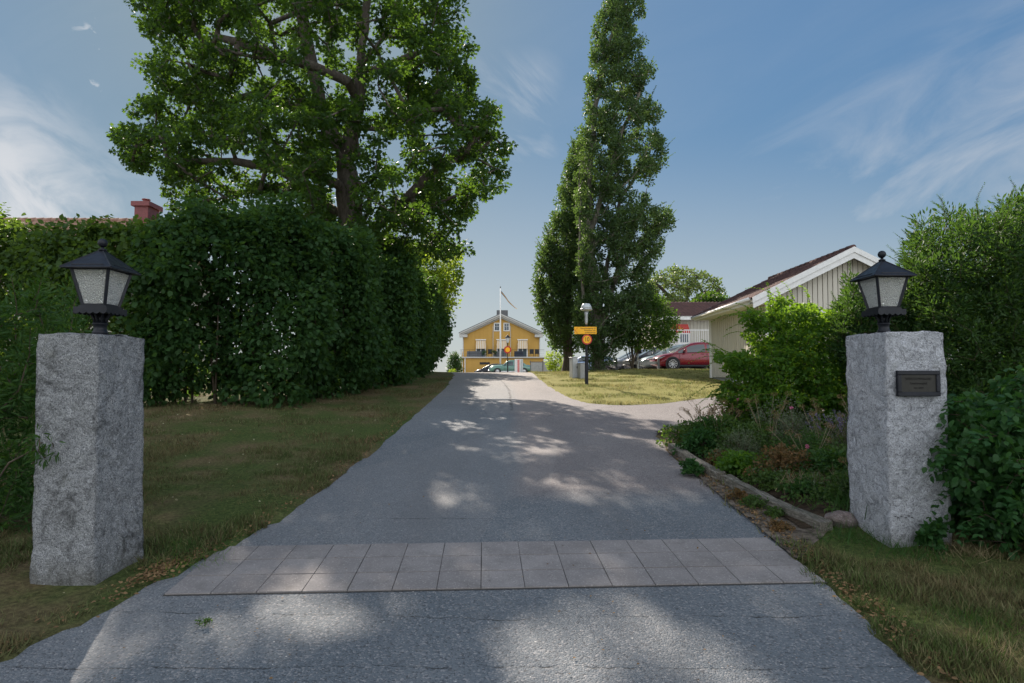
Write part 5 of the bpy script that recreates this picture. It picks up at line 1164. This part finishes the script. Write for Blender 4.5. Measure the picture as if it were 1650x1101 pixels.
# ------------------------------------------------------------------ flower bed plants
def pillar_free0(x, y): return ~((x > 2.9) & (x < 3.6) & (y > 4.85) & (y < 5.75))
def clump(b0, n, sp, h, flat=1): 
    q = rng.normal(size=(n, 3))*[sp*.45, sp*.45, 0]; q[:, 2] = rng.uniform(.15, 1, n)*h*(1-.35*(np.hypot(q[:, 0], q[:, 1])/sp)**2); return np.array(b0)+q
def stems_to(mb, b0, tips, r=.0025):
    for t in tips:
        m_ = [b0[i]+(t[i]-b0[i])*.5+random.uniform(-.02, .02) for i in range(2)]; mb.tube([(b0[0]+(t[0]-b0[0])*.25, b0[1]+(t[1]-b0[1])*.25, b0[2]), (m_[0], m_[1], b0[2]+(t[2]-b0[2])*.55), tuple(t)], r, 4)
def mound(x, y, sp, h, lm, label, name='perennial', tmpl=TO, ls=.05, n=34, per=26, group='leafy perennials in the bed'):
    b0 = Vector((x, y, T1(x, y)+.02)); e = empty(name, b0, 0, label, 'plant', group); C = clump(b0, int(n*1.5), sp*1.15, h*1.12); per = int(per*1.25); ls = ls*.82
    mb = MB(); stems_to(mb, b0, C[::2]); mb.build('stem', M['twig'], e, world=True)
    leaf_cloud('foliage', C, np.full(len(C), sp*.28), per, ls, lm, e, tmpl, up=.8, droop=.1); return e, b0
def seedhead(x, y, h, n, label, hr=.04, lm='seed', name='seed_head_plant', sp=.28, group='dried seed head plants'):
    b0 = Vector((x, y, T1(x, y)+.02)); e = empty(name, b0, 0, label, 'plant', group)
    tips = np.array(b0)+np.stack([rng.normal(size=n)*sp, rng.normal(size=n)*sp*.8, rng.uniform(.65, 1, n)*h], 1)
    mb = MB(); stems_to(mb, b0, tips, .0024); mb.build('stem', M['stalk'], e, world=True)
    for t in tips: leaf_cloud('seed_head', t[None], np.array([hr]), 90, .016, L[lm], e, TL, shell=.3, flat=.6, droop=0, up=.1)
    C = clump(b0, 16, sp*1.1, h*.5); leaf_cloud('foliage', C, np.full(16, .09), 20, .045, L['bed'], e, TO)
def spikes(x, y, h, n, label, lm='lav', name='lavender', sp=.2, group='spiky flower plants', leaf='bedg'):
    b0 = Vector((x, y, T1(x, y)+.02)); e = empty(name, b0, 0, label, 'plant', group)
    tips = np.array(b0)+np.stack([rng.normal(size=n)*sp, rng.normal(size=n)*sp, rng.uniform(.7, 1, n)*h], 1); mb = MB(); stems_to(mb, b0, tips); mb.build('stem', M['twig'], e, world=True)
    d = unit(tips-np.array(b0)); cs = np.concatenate([tips-d*k*.018 for k in range(6)]); leaf_cloud('flower_spike', cs, np.full(len(cs), .010), 7, .014, L[lm], e, TQ)
    C = clump(b0, 22, sp*1.2, h*.6); leaf_cloud('foliage', C, np.full(22, .08), 28, .04, L[leaf], e, TL, droop=-.5, up=.2)
def grassy(x, y, h, n, label, lm='straw', sp=.12, name='grass_tuft', group='grass tufts in the bed', curl=.6):
    b0 = np.array((x, y, T1(x, y)+.01)); P = b0+np.stack([rng.normal(size=n)*sp, rng.normal(size=n)*sp, np.zeros(n)], 1)
    D = rng.normal(size=(n, 3))*[curl, curl, .1]+[0, 0, 1]; Nn = rng.normal(size=(n, 3))
    o = scatter_leaves(name, P, D, Nn, h*rng.uniform(.5, 1.1, n), (TB[0]*[.35, 1, 1], TB[1]), L[lm], None); tag(o, label, 'grass tuft', group)
mound(2.55, 8.95, .30, .30, L['bed'], 'dark leafy plant at the far left tip of the bed', ls=.06); mound(2.8, 8.6, .32, .36, L['lance'], 'fresh green leafy mound second from the far tip of the bed', ls=.055)
mound(3.2, 8.5, .34, .40, L['bed'], 'darker green mound behind the far timber edging', ls=.05); mound(2.52, 8.4, .26, .30, L['broad'], 'low dark broad-leaved plant spilling over the far timber end', ls=.05)
mound(2.85, 7.6, .22, .34, L['bedg'], 'greyish feathery plant above the far timber', ls=.035, tmpl=TL, n=44); mound(2.62, 7.1, .22, .26, L['bright'], 'bright green leafy plant right at the sawn gap of the edging', ls=.055)
mound(2.12, 7.35, .12, .14, L['broad'], 'small green weed on the asphalt against the far timber', ls=.05, n=14, name='weed'); mound(2.95, 6.75, .26, .30, L['bedr'], 'reddish and green low plant behind the near timber', ls=.035, n=40)
mound(3.35, 7.2, .34, .40, L['lance'], 'green ferny mound in the middle of the bed', ls=.045, n=50, tmpl=TL); mound(3.7, 6.7, .30, .34, L['bed'], 'green mound below the pink flower', ls=.045, n=40)
mound(3.6, 8.2, .42, .62, L['bedg'], 'tall pale speckled plant in front of the arching shrub', ls=.03, n=60); mound(4.3, 7.7, .42, .60, L['bedg'], 'tall grey green plant left of the pale pillar', ls=.03, n=60)
mound(4.1, 6.3, .30, .26, L['bedr'], 'bronze leaved plant low beside the pale pillar', ls=.03, n=44); mound(3.15, 5.95, .24, .20, L['bed'], 'low weedy clump at the near end of the bed', ls=.035, n=34); mound(3.62, 5.6, .22, .18, L['lance'], 'low green weeds at the left foot of the pale pillar', ls=.04)
mound(2.28, 6.25, .10, .09, L['bedr'], 'small yellowish weed on the asphalt below the near timber', ls=.025, n=16, name='weed'); mound(2.34, 6.0, .12, .10, L['bed'], 'second yellowish weed against the near timber', ls=.025, n=18, name='weed')
mound(4.35, 7.0, .26, .95, L['bright'], 'yellow green rose bush leaning on the left side of the pale pillar', ls=.035, n=40, name='rose_bush')
mound(4.0, 9.6, .5, .5, L['bed'], 'dark green plant under the arching shrub', ls=.05, n=50); mound(3.9, 9.5, .4, .35, L['bedg'], 'grey green plant at the back of the bed by the side road', ls=.04, n=40)
mound(3.0, 7.95, .26, .34, L['bed'], 'green leafy plant halfway along the far timber', ls=.045, n=40); mound(3.35, 6.5, .26, .30, L['lance'], 'fresh green plant between the bronze one and the straw tuft', ls=.045, n=40)
mound(3.9, 5.9, .2, .24, L['bed'], 'weedy green plant tucked behind the front left edge of the pale pillar', ls=.04, n=30); mound(2.72, 6.45, .15, .15, L['bed'], 'low creeping green plant on top of the near timber', ls=.03, n=26); mound(2.85, 6.05, .16, .14, L['lance'], 'low weeds spilling over the near timber end', ls=.035, n=26)
mound(3.85, 8.9, .4, .6, L['bed'], 'bushy green plant at the left foot of the arching shrub', ls=.05, n=50); mound(2.6, 7.7, .14, .16, L['bedr'], 'brownish low plant on the far timber', ls=.03, n=24); mound(3.55, 7.75, .3, .5, L['bedg'], 'silvery plant among the dried umbrella heads', ls=.028, n=50, tmpl=TL)
mound(-1.80, 3.67, .045, .02, L['lance'], 'tiny weed growing from the crack in the asphalt at the lower left', name='weed', ls=.014, n=8, per=9); mound(2.30, 5.35, .09, .06, L['bedr'], 'flat reddish weed on the grit beside the paving end', name='weed', ls=.022, n=14); mound(2.42, 5.7, .08, .07, L['bed'], 'little green weed on the grit in front of the near timber', name='weed', ls=.025, n=14)
for x, y, h, n, lb in ((2.9, 8.6, .72, 10, 'thin brown flower heads at the far end of the bed'), (3.3, 8.0, .80, 9, 'flat dried brown heads in front of the arching shrub'), (3.75, 7.5, .78, 9, 'cluster of dried umbrella heads in mid bed'),
                       (3.3, 6.9, .55, 6, 'short dried heads above the bright green plants'), (4.25, 7.2, .95, 8, 'tall tan seed heads beside the pale pillar'), (3.5, 6.2, .40, 5, 'low dried round seed heads near the grass tuft')): seedhead(x, y, h, n, lb)
spikes(2.8, 9.0, .52, 30, 'feathery dry spikes at the far left tip of the bed', 'seed', 'spiky_perennial'); spikes(3.2, 9.0, .58, 30, 'dark bristly spikes standing against the pale side road', 'seed', 'spiky_perennial')
spikes(4.2, 6.75, .62, 50, 'purple-grey lavender beside the pale pillar', 'lav', sp=.26); spikes(4.0, 7.25, .66, 40, 'purple-grey lavender behind the pink flower', 'lav', sp=.26)
grassy(3.42, 6.05, .30, 420, 'dry straw-coloured grass tuft in front of the pale pillar'); grassy(2.95, 6.2, .24, 240, 'small brownish grass tuft just behind the near timber', sp=.1); grassy(3.05, 5.65, .22, 260, 'green grass tuft by the pink boulder', 'lance', .14); grassy(3.75, 6.05, .32, 260, 'grass tuft leaning on the left face of the pale pillar', 'lance', .12)
def flower(x, y, h, lb):
    b0 = Vector((x, y, T1(x, y)+.02)); e = empty('pink_flower', b0, 0, lb, 'flower', 'pink flowers in the bed')
    MB().tube([(0, 0, 0), (.01, .01, h*.5), (.0, .0, h)], .003, 5).build('stem', M['twig'], e); leaf_cloud('blossom', np.array([[x, y, b0.z+h]]), np.array([.016]), 50, .015, L['petal'], e, TO, shell=.4)
    leaf_cloud('leaf', np.array([[x, y, b0.z+h*.3]]), np.array([.05]), 12, .05, L['lance'], e, TL)
for a in ((3.62, 6.62, .52, 'pink flower on a thin stem in the middle of the bed'), (3.12, 6.55, .38, 'small pale pink flower above the near timber'), (3.2, 8.75, .62, 'tiny pink flower at the far end of the bed'), (4.45, 7.1, 1.02, 'pink rose bloom at the left edge of the pale pillar'), (3.35, 7.4, .68, 'faded pink bloom among the dried heads')): flower(*a)
mound(3.30, 4.86, .09, .22, L['broad'], 'small sprig growing at the foot of the pale pillar', ls=.06, n=10, name='weed'); 

# ------------------------------------------------------------------ grass, litter
n = 900; x = rng.uniform(2.5, 5.4, n); y = rng.uniform(5.4, 9.6, n); k = (x > 2.5+.12*(7-y)) & pillar_free0(x, y); x, y = x[k], y[k]; Cg = np.stack([x, y, Tz(x, y)+.07+.07*rng.random(len(x))], 1)
o = leaf_cloud('ground_cover', Cg, rng.uniform(.05, .12, len(Cg)), 34, .034, L['bed'], None, TO, flat=.8, up=.7); tag(o, 'low weedy ground cover between the flower bed plants', 'ground cover', kind='stuff')
Cg2 = Cg[rng.random(len(Cg)) < .25]+[0, 0, .05]; o = leaf_cloud('ground_cover', Cg2, rng.uniform(.05, .10, len(Cg2)), 26, .03, L['bedg'], None, TL, flat=1.3, droop=-.4, up=.3); tag(o, 'grey green low foliage scattered through the flower bed', 'ground cover', kind='stuff')
def blades(n, xr, yr, hgt, mask, dens=None):
    x = rng.uniform(*xr, n); y = rng.uniform(*yr, n); k = mask(x, y); x, y = x[k], y[k]
    nn = np.array([noise.noise(Vector((a*1.1, b*1.1, 5)))+.6*noise.noise(Vector((a*4, b*4, 6))) for a, b in zip(x, y)])
    k = rng.random(len(x)) < np.clip(.6+nn*1.4, .10, 1); x, y, nn = x[k], y[k], nn[k]
    P = np.stack([x, y, Tz(x, y)+.0], 1); h = hgt*rng.uniform(.3, 1.0, len(x))**1.3*(1+1.1*nn)*1.25
    D = rng.normal(size=(len(x), 3))*[.55, .55, .1]+[0, 0, 1]; return P, D, rng.normal(size=(len(x), 3)), h
def pillar_free(x, y): return ~(((x > -3.33) & (x < -2.75) & (y > 4.15) & (y < 4.75)) | ((x > 2.95) & (x < 3.55) & (y > 4.9) & (y < 5.5)))
def lawnL(x, y): return ~on_road(x, y, .02+.05*np.sin(y*9)) & pillar_free(x, y)
TG = (TB[0]*[.9, 1, 1], TB[1])
P, D, Nn, h = blades(190000, (-6.5, -1.9), (2.6, 9), .058, lawnL)
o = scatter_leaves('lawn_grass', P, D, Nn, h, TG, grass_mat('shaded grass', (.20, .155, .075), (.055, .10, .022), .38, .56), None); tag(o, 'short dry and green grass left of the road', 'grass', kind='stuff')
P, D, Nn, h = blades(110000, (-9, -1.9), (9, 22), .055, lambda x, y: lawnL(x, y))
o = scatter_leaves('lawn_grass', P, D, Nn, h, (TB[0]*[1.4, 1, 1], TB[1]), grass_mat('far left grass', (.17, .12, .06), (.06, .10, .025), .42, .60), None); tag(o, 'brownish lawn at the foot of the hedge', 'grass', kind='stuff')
def lawnR(x, y): return (x > 2.1+.07*np.sin(y*7)+.05*np.sin(y*17)) & pillar_free(x, y) & ~((x > 2.4) & (y > 5.3) & (y < 9.6) & (rng.random(len(x)) < .93)) & ~((x < 2.75) & (y > 5.0) & (rng.random(len(x)) < .95)) & ~((x < 2.3) & (y > 4.2) & (rng.random(len(x)) < .6))
P, D, Nn, h = blades(260000, (2.05, 6.0), (2.2, 7.0), .058, lawnR)
o = scatter_leaves('verge_grass', P, D, Nn, h, TG, grass_mat('verge grass', (.20, .16, .08), (.065, .12, .025), .36, .58), None); tag(o, 'longer dry grass in front of the pale pillar', 'grass', kind='stuff')
P, D, Nn, h = blades(150000, (.6, 10.5), (13.9, 31), .06, lambda x, y: ~on_road(x, y, .02+.05*np.sin(x*8+y*5)) & ~((x > 6.9) & (y > 16.6) & (y < 21.7)))
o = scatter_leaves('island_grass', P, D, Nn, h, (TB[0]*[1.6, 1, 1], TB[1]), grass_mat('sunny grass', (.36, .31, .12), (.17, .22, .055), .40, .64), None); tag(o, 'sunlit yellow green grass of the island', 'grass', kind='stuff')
def foot(x, y):
    a = np.maximum(np.abs(x+3.04)-.26, np.abs(y-4.46)-.26); b_ = np.maximum(np.abs(x-3.25)-.28, np.abs(y-5.2)-.29); d = np.minimum(a, b_)
    return (d > 0) & (d < .10) & (rng.random(len(x)) < 1-d*8)
P, D, Nn, h = blades(60000, (-3.5, 3.7), (4.0, 5.8), .075, foot)
o = scatter_leaves('foot_grass', P, D, Nn, h, TG, grass_mat('foot grass', (.22, .18, .09), (.07, .14, .03), .40, .62), None); tag(o, 'longer grass left standing round the feet of the pillars', 'grass', kind='stuff')
# long tufts at pillar foot and verge
for i, (x, y, hh, n, m_, lb) in enumerate(((3.05, 4.80, .14, 260, 'lance', 'green grass tuft at the front corner of the pale pillar'), (3.5, 4.86, .13, 220, 'straw', 'dry grass tuft at the right front foot of the pale pillar'), (2.78, 5.15, .16, 240, 'lance', 'tall grass around the pink boulder'),
     (2.75, 3.75, .09, 420, 'lance', 'bright green grass patch on the verge in front of the pale pillar'), (2.62, 3.35, .10, 300, 'straw', 'dry upright grass tuft at the bottom right road edge'), (-2.55, 4.9, .10, 420, 'lance', 'bright green weeds beside the dark left pillar'), (-2.42, 4.65, .08, 220, 'bright', 'small green weeds between the dark left pillar and the paving'))):
    grassy(x, y, hh, n, lb, m_, .13, group='grass tufts on the verges', curl=.7)
n = 1300; x = np.concatenate([rng.uniform(2.12, 2.6, n), rng.uniform(-2.9, -2.0, n//2), rng.normal(-2.6, .12, 500)]); y = np.concatenate([rng.uniform(2.6, 8.8, n), rng.uniform(3, 13, n//2), rng.normal(4.5, .2, 500)])
xe = np.where(x > 0, ip(XR, y)+.03, ip(XL, y)-.03); x = xe+rng.normal(size=len(x))*.06+np.where(x > 0, .05, -.05)
P = np.stack([x, y, Tz(x, y)+.032], 1); D = rng.normal(size=(len(x), 3))*[1, 1, .25]; lit = leafmat('leaf litter', (.10, .06, .03), (.28, .18, .09), (.2, .12, .05), .15, .8)
o = scatter_leaves('leaf_litter', P, D, rng.normal(size=(len(x), 3))*.4+[0, 0, 1], rng.uniform(.012, .035, len(x)), TO, lit, None); tag(o, 'dry leaf litter and grit along the road edges', 'litter', kind='stuff')
n = 420; x = rng.uniform(-2.2, 2.2, n); y = 2.8+rng.random(n)**1.5*14; P = np.stack([x, y, Tz(x, y)+.012], 1)
o = scatter_leaves('fallen_leaves', P, rng.normal(size=(n, 3))*[1, 1, .1], rng.normal(size=(n, 3))*.2+[0, 0, 1], rng.uniform(.008, .022, n), TO, lit, None); tag(o, 'scattered tiny fallen leaves on the asphalt', 'litter', kind='stuff')
n = 500; x = rng.uniform(-7, -2.3, n); y = rng.uniform(4, 16, n); k = lawnL(x, y); x, y = x[k], y[k]; P = np.stack([x, y, Tz(x, y)+.03], 1)
o = scatter_leaves('fallen_leaves', P, rng.normal(size=(len(x), 3))*[1, 1, .2], rng.normal(size=(len(x), 3))*.4+[0, 0, 1], rng.uniform(.012, .03, len(x)), TO, leafmat('pale fallen leaf', (.25, .22, .12), (.5, .48, .36), (.3, .3, .1), .2, .7), None); tag(o, 'pale fallen leaves on the left lawn', 'litter', kind='stuff')
